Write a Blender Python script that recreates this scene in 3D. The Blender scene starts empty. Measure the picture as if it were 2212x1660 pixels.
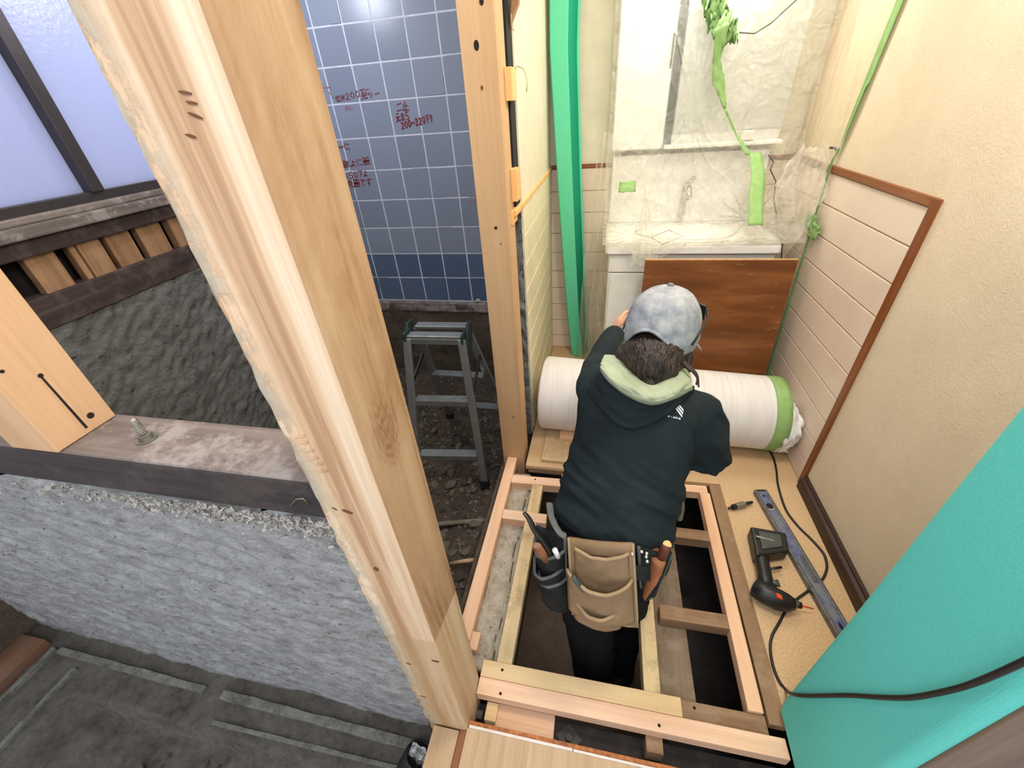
import bpy, bmesh, math, random
from mathutils import Vector, Matrix, noise
R = math.radians
random.seed(7)
C = bpy.context.scene.collection
SC = bpy.context.scene

# ------------------------------------------------------------------ camera
H = 1.42                                   # eye height over the finished floor
FPX, CX, CY = 885.09, 1106.0, 830.0
AX = Vector((.9788, -.0577, .1958)); AY = Vector((.1938, .5659, -.8013)); AZ = Vector((-.0645, .8225, .5651))
AX.normalize(); AZ = (AZ - AX * AZ.dot(AX)).normalized(); AY = AZ.cross(AX)
cam = bpy.data.cameras.new('camera'); camo = bpy.data.objects.new('camera', cam); C.objects.link(camo)
cam.sensor_width = 36; cam.lens = FPX / 2212 * 36; cam.clip_start = .01
camo.matrix_world = Matrix(((AX.x, AX.y, AX.z, 0), (AY.x, AY.y, AY.z, 0), (AZ.x, AZ.y, AZ.z, H), (0, 0, 0, 1)))
SC.camera = camo

# ------------------------------------------------------------------ light, exposure
SC.view_settings.view_transform = 'Standard'; SC.view_settings.look = 'None'
SC.view_settings.gamma = 1; SC.view_settings.use_curve_mapping = False
SC.view_settings.exposure = 0.0
w = bpy.data.worlds.new('world'); SC.world = w; w.use_nodes = True
w.node_tree.nodes['Background'].inputs[0].default_value = (.92, .95, 1, 1)
w.node_tree.nodes['Background'].inputs[1].default_value = 1.05


def area(name, loc, tgt, size, power, col):
    l = bpy.data.lights.new(name, 'AREA'); l.energy = power; l.color = col; l.size = size
    o = bpy.data.objects.new(name, l); C.objects.link(o); o.location = loc
    o.rotation_euler = (Vector(tgt) - Vector(loc)).to_track_quat('-Z', 'Y').to_euler()
    return o


bulb = bpy.data.lights.new('washroom_ceiling_lamp', 'POINT'); bulb.energy = 42; bulb.color = (1, .945, .86); bulb.shadow_soft_size = .17
bo_ = bpy.data.objects.new('washroom_ceiling_lamp', bulb); C.objects.link(bo_); bo_.location = (.42, .90, 2.18)
area('vanity_lamp', (.40, 2.28, 2.02), (.38, 2.05, .9), .35, 10, (1, .98, .93))
area('hall_lamp', (-.10, -.52, 2.18), (-.55, .38, .6), .6, 13.5, (.98, .98, 1))
wl_ = bpy.data.lights.new('bath_work_lamp', 'POINT'); wl_.energy = 13; wl_.color = (.84, .89, 1); wl_.shadow_soft_size = .09
wo_ = bpy.data.objects.new('bath_work_lamp', wl_); C.objects.link(wo_); wo_.location = (-1.40, 1.86, 1.97)
area('bath_fill_light', (-1.15, 1.25, 2.37), (-1.15, 1.25, 0), .8, 8, (.95, .96, 1))  # added soft fill for the lower bath, no fitting known here

# ------------------------------------------------------------------ helpers
def ray(x, y):
    v = Vector(((x - CX) / FPX, -(y - CY) / FPX, -1)); return Vector((AX.dot(v), AY.dot(v), AZ.dot(v)))
EYE = Vector((0, 0, H))
def onz(x, y, z=0.): r = ray(x, y); return EYE + r * ((z - H) / r.z)
def onx(x, y, X): r = ray(x, y); return EYE + r * (X / r.x)
def ony(x, y, Y): r = ray(x, y); return EYE + r * (Y / r.y)
def dep(x, y, d): return EYE + ray(x, y) * d
def lerp(a, b, t): return a + (b - a) * t
def nz(p, s=1.): return noise.noise(Vector(p) * s)


def lin(c):
    return tuple((v / 255 / 12.92 if v / 255 <= .04045 else ((v / 255 + .055) / 1.055) ** 2.4) for v in c) + (1,)


class MB:
    """collects shapes, links them as one mesh object"""
    def __init__(s): s.v = []; s.f = []
    def add(s, vs, fs):
        o = len(s.v); s.v += [Vector(q) for q in vs]; s.f += [tuple(i + o for i in f) for f in fs]; return s
    def box(s, x0, x1, y0, y1, z0, z1):
        return s.add([(x, y, z) for z in (z0, z1) for y in (y0, y1) for x in (x0, x1)],
                     [(0, 2, 3, 1), (4, 5, 7, 6), (0, 1, 5, 4), (1, 3, 7, 5), (3, 2, 6, 7), (2, 0, 4, 6)])
    def hexa(s, a, b):
        """two quads (same winding) joined"""
        return s.add(list(a) + list(b), [(3, 2, 1, 0), (4, 5, 6, 7), (0, 1, 5, 4), (1, 2, 6, 5), (2, 3, 7, 6), (3, 0, 4, 7)])
    def beam(s, p, q, w, h, up=(0, 0, 1)):
        p = Vector(p); q = Vector(q); d = (q - p).normalized(); a = d.cross(Vector(up)).normalized() * (w / 2); b = a.cross(d).normalized() * (h / 2)
        return s.hexa([p - a - b, p + a - b, p + a + b, p - a + b], [q - a - b, q + a - b, q + a + b, q - a + b])
    def prism(s, poly, d):
        n = len(poly); d = Vector(d); poly = [Vector(q) for q in poly]
        return s.add(poly + [q + d for q in poly], [tuple(range(n))[::-1], tuple(range(n, 2 * n))] + [(i, (i + 1) % n, n + (i + 1) % n, n + i) for i in range(n)])
    def rings(s, rs, cap=True, closed=False):
        n = len(rs[0]); o = len(s.v); vs = [q for r in rs for q in r]; fs = []
        for i in range(len(rs) - (0 if closed else 1)):
            j = (i + 1) % len(rs)
            for k in range(n): fs.append((i * n + k, i * n + (k + 1) % n, j * n + (k + 1) % n, j * n + k))
        if cap and not closed: fs += [tuple(range(n))[::-1], tuple(range((len(rs) - 1) * n, len(rs) * n))]
        return s.add(vs, fs)
    def tube(s, pts, r, n=8, cap=True, flat=1., up=None):
        pts = [Vector(q) for q in pts]; rs = []; ref = Vector(up) if up else Vector((.31, .17, .93))
        for i, q in enumerate(pts):
            t = (pts[min(i + 1, len(pts) - 1)] - pts[max(i - 1, 0)]).normalized()
            a = t.cross(ref)
            if a.length < 1e-4: a = t.cross(Vector((1, 0, 0)))
            a.normalize(); b = t.cross(a); rr = r[i] if isinstance(r, (list, tuple)) else r
            if not up: ref = b * -1 if False else ref
            rs.append([q + a * rr * math.cos(2 * math.pi * k / n) + b * rr * flat * math.sin(2 * math.pi * k / n) for k in range(n)])
        return s.rings(rs, cap)
    def limb(s, pts, rad, n=14):
        """closed tapering tube with round ends"""
        pts = [Vector(q) for q in pts]; P = []; Rr = []
        d0 = (pts[0] - pts[1]).normalized(); d1 = (pts[-1] - pts[-2]).normalized()
        for a in (80, 55, 28): P.append(pts[0] + d0 * rad[0] * math.sin(R(a))); Rr.append(rad[0] * math.cos(R(a)))
        P += pts; Rr += list(rad)
        for a in (28, 55, 80): P.append(pts[-1] + d1 * rad[-1] * math.sin(R(a))); Rr.append(rad[-1] * math.cos(R(a)))
        return s.tube(P, Rr, n)
    def ell(s, c, ax, n=20, m=12, fn=None):
        c = Vector(c); rs = []
        for i in range(m + 1):
            ph = -math.pi / 2 + math.pi * (i + .02) / (m + .04)
            rs.append([c + ax[0] * (math.cos(ph) * math.cos(2 * math.pi * k / n)) + ax[1] * (math.cos(ph) * math.sin(2 * math.pi * k / n)) + ax[2] * math.sin(ph) for k in range(n)])
        return s.rings(rs)
    def grid(s, fn, nu, nv, wrap=False):
        vs = [fn(i / nu, j / nv) for j in range(nv + 1) for i in range(nu + 1)]
        return s.add(vs, [(j * (nu + 1) + i, j * (nu + 1) + i + 1, (j + 1) * (nu + 1) + i + 1, (j + 1) * (nu + 1) + i) for j in range(nv) for i in range(nu)])
    def disp(s, fn):
        s.v = [fn(q) for q in s.v]; return s
    def mesh(s, name, mat, smooth=False):
        me = bpy.data.meshes.new(name); me.from_pydata([tuple(q) for q in s.v], [], s.f)
        bm = bmesh.new(); bm.from_mesh(me); bmesh.ops.recalc_face_normals(bm, faces=bm.faces); bm.to_mesh(me); bm.free()
        if mat: me.materials.append(mat)
        if smooth: me.polygons.foreach_set('use_smooth', [True] * len(me.polygons))
        me.update(); return me
    def obj(s, name, mat, parent=None, smooth=False, bevel=0., seg=2, solid=0.):
        o = bpy.data.objects.new(name, s.mesh(name, mat, smooth)); C.objects.link(o); put(o, parent)
        if solid:
            m = o.modifiers.new('solid', 'SOLIDIFY'); m.thickness = solid; m.offset = 0
        if bevel:
            m = o.modifiers.new('bevel', 'BEVEL'); m.width = bevel; m.segments = seg; m.limit_method = 'ANGLE'; m.angle_limit = R(40)
        return o


LOC = {}
def put(o, parent):
    if parent is not None:
        o.parent = parent
        if parent.name in LOC: o.matrix_parent_inverse = Matrix.Translation(-LOC[parent.name])
def tag(o, label, cat, group=None):
    o['label'] = label; o['category'] = cat
    if group: o['group'] = group
    return o
def thing(name, label, cat, loc, group=None):
    o = bpy.data.objects.new(name, None); C.objects.link(o); o.location = loc; o.empty_display_size = .05
    LOC[o.name] = Vector(loc); return tag(o, label, cat, group)
def struct(o): o['kind'] = 'structure'; return o
def stuff(o): o['kind'] = 'stuff'; return o
def lab(o, t): o['label'] = t; return o
def place(me, name, parent, loc, rot=(0, 0, 0), sc=(1, 1, 1)):
    o = bpy.data.objects.new(name, me); C.objects.link(o); o.parent = parent
    if parent is not None and parent.name in LOC: o.matrix_parent_inverse = Matrix.Translation(-LOC[parent.name])
    o.location = loc; o.rotation_euler = rot; o.scale = sc; return o
def fused(mb, voxel, it=4, fac=.5):
    """one continuous skin over overlapping closed shapes"""
    me = mb.mesh('tmp', None); o = bpy.data.objects.new('tmp', me); C.objects.link(o)
    m = o.modifiers.new('r', 'REMESH'); m.mode = 'VOXEL'; m.voxel_size = voxel
    m = o.modifiers.new('s', 'SMOOTH'); m.iterations = it; m.factor = fac
    dg = bpy.context.evaluated_depsgraph_get(); dg.update(); e = o.evaluated_get(dg).data
    out = MB(); out.v = [v.co.copy() for v in e.vertices]; out.f = [tuple(p.vertices) for p in e.polygons]
    no = [v.normal.copy() for v in e.vertices]
    bpy.data.objects.remove(o); bpy.data.meshes.remove(me); out.n = no
    return out


# ------------------------------------------------------------------ materials
MATS = {}
class NT:
    def __init__(s, name):
        s.m = bpy.data.materials.new(name); s.m.use_nodes = True; s.t = s.m.node_tree; s.b = s.t.nodes['Principled BSDF']; s.out = s.t.nodes['Material Output']
    def n(s, typ, **k):
        q = s.t.nodes.new('ShaderNode' + typ)
        for a, v in k.items():
            if a[0] == '_': setattr(q, a[1:], v)
            else: q.inputs[a].default_value = v
        return q
    def l(s, a, b): s.t.links.new(a, b)
    def coord(s, scale=(1, 1, 1), rot=(0, 0, 0)):
        c = s.n('TexCoord'); m = s.n('Mapping'); m.inputs['Scale'].default_value = scale; m.inputs['Rotation'].default_value = rot; s.l(c.outputs['Object'], m.inputs[0]); return m.outputs[0]
    def noise(s, scale, vec, det=4., rough=.55, dist=0.):
        q = s.n('TexNoise'); q.inputs['Scale'].default_value = scale; q.inputs['Detail'].default_value = det; q.inputs['Roughness'].default_value = rough; q.inputs['Distortion'].default_value = dist
        s.l(vec, q.inputs['Vector']); return q.outputs['Fac']
    def ramp(s, fac, stops):
        q = s.n('ValToRGB'); e = q.color_ramp.elements
        while len(e) < len(stops): e.new(.5)
        for i, (p, c) in enumerate(stops): e[i].position = p; e[i].color = c if len(c) == 4 else lin(c)
        s.l(fac, q.inputs[0]); return q.outputs[0]
    def mix(s, fac, a, b, mode='MIX'):
        q = s.n('MixRGB'); q.blend_type = mode
        for i, x in ((0, fac), (1, a), (2, b)):
            if hasattr(x, 'is_linked') or hasattr(x, 'links'): s.l(x, q.inputs[i])
            else: q.inputs[i].default_value = x if i == 0 else (x if len(x) == 4 else lin(x))
        return q.outputs[0]
    def math(s, op, a, b=0., clamp=False):
        q = s.n('Math'); q.operation = op; q.use_clamp = clamp
        for i, x in ((0, a), (1, b)):
            if hasattr(x, 'links'): s.l(x, q.inputs[i])
            else: q.inputs[i].default_value = x
        return q.outputs[0]
    def step(s, x, lo, hi):
        q = s.n('MapRange'); q.interpolation_type = 'SMOOTHSTEP'; s.l(x, q.inputs[0]); q.inputs[1].default_value = lo; q.inputs[2].default_value = hi; return q.outputs[0]
    def bump(s, h, dist, strength=.6):
        q = s.n('Bump'); q.inputs['Strength'].default_value = strength; q.inputs['Distance'].default_value = dist; s.l(h, q.inputs['Height']); s.l(q.outputs[0], s.b.inputs['Normal'])
    def done(s, col=None, rough=.6, metal=0., spec=.5):
        if col is not None:
            if hasattr(col, 'links'): s.l(col, s.b.inputs['Base Color'])
            else: s.b.inputs['Base Color'].default_value = lin(col)
        s.b.inputs['Roughness'].default_value = rough; s.b.inputs['Metallic'].default_value = metal; s.b.inputs['Specular IOR Level'].default_value = spec
        return s.m


def plain(name, col, rough=.6, metal=0., var=.12, sc=25, bump=0., spec=.5, det=4):
    t = NT(name); v = t.coord(); f = t.noise(sc, v, det)
    d = tuple(c * (1 - var) for c in col); u = tuple(min(255, c * (1 + var * .7)) for c in col)
    c = t.ramp(f, [(.3, d), (.7, u)])
    if bump: t.bump(t.noise(sc * 2.2, v, 5), bump)
    return t.done(c, rough, metal, spec)


def wood(name, c1, c2, axis='x', fine=55, rough=.62, knots=True, dirt=None):
    t = NT(name); k = {'x': (.035, 1, 1), 'y': (1, .035, 1), 'z': (1, 1, .035)}[axis]
    v = t.coord(k); a = t.noise(fine * .45, v, 3, .5, .6); b = t.noise(fine * 4, v, 3, .6)
    f = t.math('ADD', t.math('MULTIPLY', a, .75), t.math('MULTIPLY', b, .25))
    c = t.ramp(f, [(.30, c2), (.47, lerp3(c1, c2, .35)), (.58, c1), (.75, lerp3(c1, (255, 240, 215), .18))])
    big = t.noise(2.2, t.coord(), 2)
    c = t.mix(t.math('MULTIPLY', t.step(big, .45, .7), .35), c, c2)
    if dirt:
        g = t.step(t.noise(9, t.coord(), 6, .7), .48, .62); c = t.mix(t.math('MULTIPLY', g, dirt[1]), c, dirt[0])
    t.bump(b, .0006, .5)
    return t.done(c, rough, 0, .3)


def lerp3(a, b, t): return tuple(lerp(x, y, t) for x, y in zip(a, b))


M = {}
M['pine_x'] = wood('pine_x', (238, 200, 168), (216, 170, 136), 'x')
M['pine_y'] = wood('pine_y', (234, 192, 156), (212, 162, 126), 'y')
M['pale_x'] = wood('pale_pine_x', (226, 196, 150), (205, 168, 118), 'x')
M['pale_y'] = wood('pale_pine_y', (222, 196, 150), (198, 165, 118), 'y', dirt=((150, 130, 100), .5))
M['pine_z'] = wood('pine_z', (208, 172, 132), (190, 150, 108), 'z', 26)
M['postwood'] = wood('post_pine_spare', (206, 162, 118), (192, 146, 100), 'z', 30)
M['paleblock'] = wood('pale_block', (236, 190, 130), (215, 160, 100), 'z')
M['endgrain'] = plain('end_grain', (150, 112, 92), .8, var=.2, sc=60)
M['old_y'] = wood('old_plank', (132, 112, 92), (98, 80, 66), 'y', dirt=((160, 146, 128), .4))
M['old_x'] = wood('old_joist', (150, 118, 88), (112, 82, 58), 'x', dirt=((165, 145, 120), .35))
M['olddark_x'] = wood('old_dark_beam', (62, 54, 54), (40, 34, 34), 'x', dirt=((90, 80, 76), .4))
M['brownstrip'] = wood('brown_strip', (150, 100, 70), (115, 72, 48), 'y')
M['plyedge'] = plain('ply_edge_brown', (176, 108, 62), .8, var=.25, sc=70, bump=.001)
M['plyfloor'] = wood('ply_floor', (196, 168, 134), (178, 146, 110), 'y', 120)
M['particle'] = plain('particle_floor', (205, 172, 132), .75, var=.09, sc=160, bump=.0004, det=6)
M['particle2'] = plain('ply_scrap', (205, 178, 140), .75, var=.1, sc=90)
M['white_strip'] = plain('white_strip', (225, 215, 205), .7, var=.05)
M['gap_shade'] = plain('gap_shade', (26, 22, 20), .9)


def m_plaster():
    t = NT('beige_plaster'); v = t.coord(); a = t.noise(3.2, v, 5, .6); c = t.ramp(a, [(.3, (214, 196, 170)), (.7, (226, 210, 184))])
    d = t.step(t.noise(6, v, 6, .7), .60, .80); c = t.mix(t.math('MULTIPLY', d, .25), c, (160, 130, 100))
    t.bump(t.noise(130, v, 5, .65), .0025, .7); return t.done(c, .85, 0, .2)
M['plaster'] = m_plaster()
M['cream'] = plain('cream_wallboard', (224, 214, 190), .6, var=.03, sc=8)
M['creamgrey'] = plain('cream_back_wall', (222, 214, 190), .7, var=.04, sc=8)
M['panel'] = plain('wainscot_panel', (226, 206, 188), .35, var=.03, sc=5)
M['panelgap'] = plain('wainscot_joint', (176, 150, 126), .7)
M['panelL'] = plain('wainscot_panel_left', (232, 220, 186), .4, var=.04, sc=8)
M['trimwood'] = wood('trim_brown', (134, 78, 42), (104, 56, 28), 'y', rough=.4)
M['basewood'] = wood('baseboard_brown', (66, 44, 34), (46, 30, 24), 'y', rough=.45)
M['ceil'] = plain('ceiling_white', (215, 208, 195), .8)


def m_concrete(name, lo, hi, sc, bump, spk=None, stretch=(1, 1, 1), rot=(0, 0, 0)):
    t = NT(name); v = t.coord(stretch, rot); a = t.noise(sc, v, 8, .68, .3); b = t.noise(sc * 6, v, 6, .7)
    f = t.math('ADD', t.math('MULTIPLY', a, .6), t.math('MULTIPLY', b, .4)); c = t.ramp(f, [(.34, lo), (.5, lerp3(lo, hi, .6)), (.66, hi)])
    if spk:
        s = t.step(t.noise(sc * 2.3, v, 4, .6), .60, .70); c = t.mix(t.math('MULTIPLY', s, .8), c, spk)
    t.bump(f, bump, .9); return t.done(c, .92, 0, .2)
M['lowwall'] = m_concrete('low_wall_mortar', (114, 114, 114), (188, 189, 190), 21, .010, (84, 84, 84), (1, 1, 1.7), (0, R(-28), 0))
M['mortar'] = m_concrete('broken_mortar', (150, 145, 138), (205, 200, 192), 30, .006)
M['mud'] = m_concrete('scratched_mortar', (84, 83, 80), (140, 140, 136), 9, .014, (50, 46, 44), (1, 1.0, 2.2), (R(35), 0, 0))
M['soil'] = m_concrete('dark_soil', (50, 42, 36), (100, 88, 77), 22, .012)
M['pitwall'] = m_concrete('dark_pit_wall', (64, 54, 46), (104, 92, 80), 12, .008)
M['pit'] = m_concrete('pit_floor', (92, 78, 68), (120, 104, 92), 5, .003)
M['ledge'] = m_concrete('old_ledge', (140, 128, 108), (198, 190, 176), 26, .004, (110, 96, 70))
M['slabedge'] = m_concrete('slab_edge', (76, 73, 68), (140, 139, 132), 24, .004)
M['grime'] = m_concrete('grimy_slab', (66, 62, 58), (110, 106, 98), 10, .006)
M['stone'] = m_concrete('rubble_stone', (78, 70, 62), (150, 138, 124), 25, .006)
M['stone_d'] = m_concrete('rubble_stone_dark', (52, 46, 42), (105, 96, 88), 25, .006)
M['sill_top'] = wood('sill_weathered', (128, 115, 108), (92, 80, 75), 'x', 60, .85, dirt=((168, 158, 152), .7))
M['bathbeam'] = wood('bath_old_beam', (74, 60, 56), (50, 40, 38), 'y', 60, .85, dirt=((110, 96, 90), .4))
M['bathledge'] = wood('bath_ledge', (128, 116, 110), (84, 76, 72), 'y', 60, .85, dirt=((176, 168, 160), .5))
M['lath'] = wood('lath_board', (172, 134, 100), (134, 98, 70), 'z', 50, .8, dirt=((110, 80, 58), .45))
M['alu_dark'] = plain('bronze_aluminium', (64, 58, 60), .45, .3, var=.08)
M['alu'] = plain('aluminium', (158, 160, 157), .38, .75, var=.06)
M['steel'] = plain('zinc_steel', (150, 146, 134), .4, .8, var=.15, sc=80)
M['chrome'] = plain('chrome', (215, 215, 215), .15, 1)
M['black'] = plain('black_plastic', (22, 24, 24), .42, var=.2)
M['rubber'] = plain('black_rubber', (24, 24, 26), .55)
M['greyplastic'] = plain('grey_plastic', (70, 74, 72), .45)
M['darkgreen'] = plain('dark_green_plastic', (22, 48, 42), .5)
M['orange'] = plain('orange_plastic', (225, 80, 40), .45)
M['steel_dark'] = plain('dark_steel', (78, 76, 72), .6, .5, var=.2, sc=60)
M['hole'] = plain('hole_dark', (30, 20, 15), .9)
M['knot'] = plain('knot_brown', (110, 66, 40), .8)


def m_tile(name, c):
    t = NT(name); v = t.coord(); oi = t.n('ObjectInfo'); col = t.ramp(oi.outputs['Random'], [(0, lerp3(c, (90, 96, 104), .10)), (1, lerp3(c, (190, 196, 214), .10))])
    t.bump(t.noise(60, v, 3), .0008, .25); return t.done(col, .28, 0, .5)
M['tile'] = m_tile('pale_blue_tile', (124, 132, 148)); M['tile_dark'] = m_tile('blue_tile', (78, 94, 120))
M['grout'] = plain('grout_white', (196, 200, 210), .8, var=.05)
M['red'] = plain('red_marker', (130, 44, 50), .8); M['red_faint'] = plain('red_marker_faint', (150, 110, 128), .8)


def m_glass():
    t = NT('frosted_glass'); v = t.coord(); t.bump(t.noise(70, v, 3), .004, .5)
    t.done((200, 206, 235), .30, 0, .7)
    tr = t.n('BsdfTranslucent'); tr.inputs[0].default_value = lin((216, 222, 250)); mx = t.n('MixShader'); mx.inputs[0].default_value = .55
    t.l(t.b.outputs[0], mx.inputs[1]); t.l(tr.outputs[0], mx.inputs[2]); t.l(mx.outputs[0], t.out.inputs[0]); return t.m
M['glass'] = m_glass()


def m_foam(name, c, edge=None):
    t = NT(name); v = t.coord(); f = t.noise(420, v, 2); col = t.ramp(f, [(.3, lerp3(c, (0, 60, 50), .06)), (.7, lerp3(c, (255, 255, 255), .05))])
    t.bump(f, .0006, .4); return t.done(col, .7, 0, .3)
M['foam_teal'] = m_foam('teal_foam', (96, 206, 194)); M['foam_green'] = m_foam('green_foam', (98, 212, 168)); M['foam_shaded'] = m_foam('green_foam_shaded', (0, 150, 112))


def m_film(name, tint, alpha, ws=8, streak=(1, 1, 1)):
    t = NT(name); v = t.coord(streak); d = t.n('MixRGB'); d.inputs[0].default_value = .18; t.l(v, d.inputs[1])
    nn = t.n('TexNoise'); nn.inputs['Scale'].default_value = ws * .8; nn.inputs['Detail'].default_value = 3; t.l(v, nn.inputs['Vector']); t.l(nn.outputs['Color'], d.inputs[2])
    def vor(sc):
        q = t.n('TexVoronoi'); q.inputs['Scale'].default_value = sc; t.l(d.outputs[0], q.inputs['Vector']); return q.outputs['Distance']
    h = t.math('ADD', vor(ws), t.math('ADD', t.math('MULTIPLY', vor(ws * 2.7), .45), t.math('MULTIPLY', vor(ws * 6), .18)))
    t.bump(h, .05, .75); t.done(tint, .20, 0, .6)
    tl = t.n('BsdfTranslucent'); tl.inputs[0].default_value = lin(tint); a = t.n('MixShader'); a.inputs[0].default_value = .45
    t.l(t.b.outputs[0], a.inputs[1]); t.l(tl.outputs[0], a.inputs[2])
    tp = t.n('BsdfTransparent'); tp.inputs[0].default_value = (.99, .99, .97, 1); b = t.n('MixShader')
    lw = t.n('LayerWeight'); lw.inputs[0].default_value = .35
    al = t.math('ADD', alpha, t.math('ADD', t.math('MULTIPLY', lw.outputs['Facing'], .35), t.math('MULTIPLY', t.math('SUBTRACT', t.noise(ws * .6, v, 4), .5), .5)), True)
    t.l(al, b.inputs[0]); t.l(tp.outputs[0], b.inputs[1]); t.l(a.outputs[0], b.inputs[2]); t.l(b.outputs[0], t.out.inputs[0]); return t.m
M['film'] = m_film('plastic_film', (254, 252, 244), .27, 9)
M['film_thin'] = m_film('plastic_film_thin', (254, 252, 244), .10, 9, streak=(1, 1, .35))
M['film_wall'] = m_film('plastic_film_wall', (252, 242, 224), .12, 5, streak=(1, 1, .3))
M['film_white'] = m_film('plastic_white', (248, 249, 250), .92, 16)


def m_tape():
    t = NT('green_tape'); v = t.coord(); f = t.noise(40, v, 3); c = t.ramp(f, [(.3, (158, 198, 122)), (.7, (180, 216, 148))]); t.done(c, .5, 0, .4)
    tl = t.n('BsdfTranslucent'); tl.inputs[0].default_value = lin((165, 208, 135)); a = t.n('MixShader'); a.inputs[0].default_value = .35
    t.l(t.b.outputs[0], a.inputs[1]); t.l(tl.outputs[0], a.inputs[2]); t.l(a.outputs[0], t.out.inputs[0]); return t.m
M['tape'] = m_tape()
M['wrap'] = plain('white_plastic_wrap', (240, 242, 244), .28, var=.04)
M['cordgreen'] = plain('green_tape_edge', (96, 140, 76), .6)
M['enamel'] = plain('white_enamel', (238, 236, 232), .3, var=.01); M['cabinet'] = plain('cabinet_grey_white', (222, 220, 216), .4, var=.02)
M['mirror'] = plain('mirror', (196, 196, 190), .4, .2, var=.01)


def m_roll():
    t = NT('roll_fleece'); v = t.coord((1, .08, .08)); f = t.noise(60, v, 4); s = t.noise(5, t.coord(), 3); c = t.ramp(f, [(.3, (214, 211, 209)), (.6, (226, 223, 222))])
    c = t.mix(t.math('MULTIPLY', t.step(s, .5, .75), .2), c, (222, 200, 170)); t.bump(f, .0015, .3); return t.done(c, .75, 0, .3)
M['roll'] = m_roll()


def m_board():
    t = NT('brown_board'); v = t.coord((.25, 1, 1.6)); a = t.noise(9, v, 6, .6, .4); c = t.ramp(a, [(.3, (90, 50, 20)), (.5, (116, 68, 30)), (.7, (142, 90, 48))])
    s = t.step(t.noise(16, t.coord((.5, 1, 2)), 5, .7), .60, .72); c = t.mix(t.math('MULTIPLY', s, .4), c, (186, 140, 100))
    return t.done(c, .38, 0, .4)
M['board'] = m_board(); M['boardedge'] = plain('board_edge', (196, 150, 100), .7)
M['level_rail'] = plain('level_rail', (110, 114, 118), .35, .7, var=.2, sc=40)
def m_level():
    t = NT('level_web'); v = t.coord(); s = t.step(t.noise(24, v, 6, .7), .36, .56); c = t.mix(s, (84, 98, 158), (122, 126, 136)); return t.done(c, .4, .3, .5)
M['level_web'] = m_level()


def m_cloth(name, c, c2, sc, bump=.0008, wv=900):
    t = NT(name); v = t.coord(); a = t.noise(sc, v, 5, .6); col = t.ramp(a, [(.3, c), (.7, c2)]); t.bump(t.noise(wv, v, 2), bump, .35); return t.done(col, .9, 0, .15)
M['jacket'] = m_cloth('jacket_cloth', (28, 36, 39), (38, 47, 50), 9)
M['hood'] = m_cloth('hood_lining', (142, 150, 126), (166, 174, 148), 14)
M['trousers'] = m_cloth('black_trousers', (15, 15, 18), (24, 24, 28), 9)
M['cap'] = m_cloth('cap_denim', (116, 122, 132), (172, 173, 174), 30, .001, 700)
M['tan'] = m_cloth('tan_canvas', (128, 104, 78), (152, 126, 98), 12, .001)
M['tandark'] = m_cloth('tan_inside', (70, 54, 40), (88, 70, 54), 12)
M['tan_rim'] = m_cloth('tan_rim', (150, 126, 96), (172, 148, 116), 20)
M['pouchblack'] = m_cloth('black_pouch', (28, 30, 30), (46, 48, 48), 20)
M['pouchrim'] = m_cloth('pouch_rim', (84, 86, 84), (110, 112, 110), 30)
M['leather'] = plain('leather', (156, 98, 60), .6, var=.15, sc=20)
M['skin'] = plain('skin', (214, 162, 134), .5, var=.05)
M['white'] = plain('white_print', (215, 218, 218), .7, var=.05)
def m_hair():
    t = NT('dark_hair'); v = t.coord((60, 60, 7)); a = t.noise(3, v, 4); c = t.ramp(a, [(.35, (24, 18, 16)), (.55, (48, 36, 30)), (.72, (96, 74, 60))]); t.bump(a, .004, .7); return t.done(c, .45, 0, .4)
M['hair'] = m_hair()
M['card'] = plain('torn_cardboard', (196, 150, 108), .8); M['wire'] = plain('wire_pale', (176, 166, 136), .5); M['wiregrey'] = plain('wire_grey', (120, 118, 104), .5); M['strip'] = wood('floor_strip', (158, 126, 94), (126, 98, 72), 'y', dirt=((178, 158, 132), .3)); M['pit_shade'] = m_concrete('pit_floor_shade', (34, 31, 30), (54, 50, 47), 6, .004); M['cable'] = plain('black_cable', (28, 26, 26), .5)
M['foil'] = plain('crumpled_foil', (170, 172, 172), .3, .6, var=.4, sc=60, bump=.01)
M['stick'] = plain('pale_stick', (182, 150, 116), .8, var=.2)
M['lens'] = plain('dark_lens', (20, 20, 24), .12, 0, spec=.8)


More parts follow.
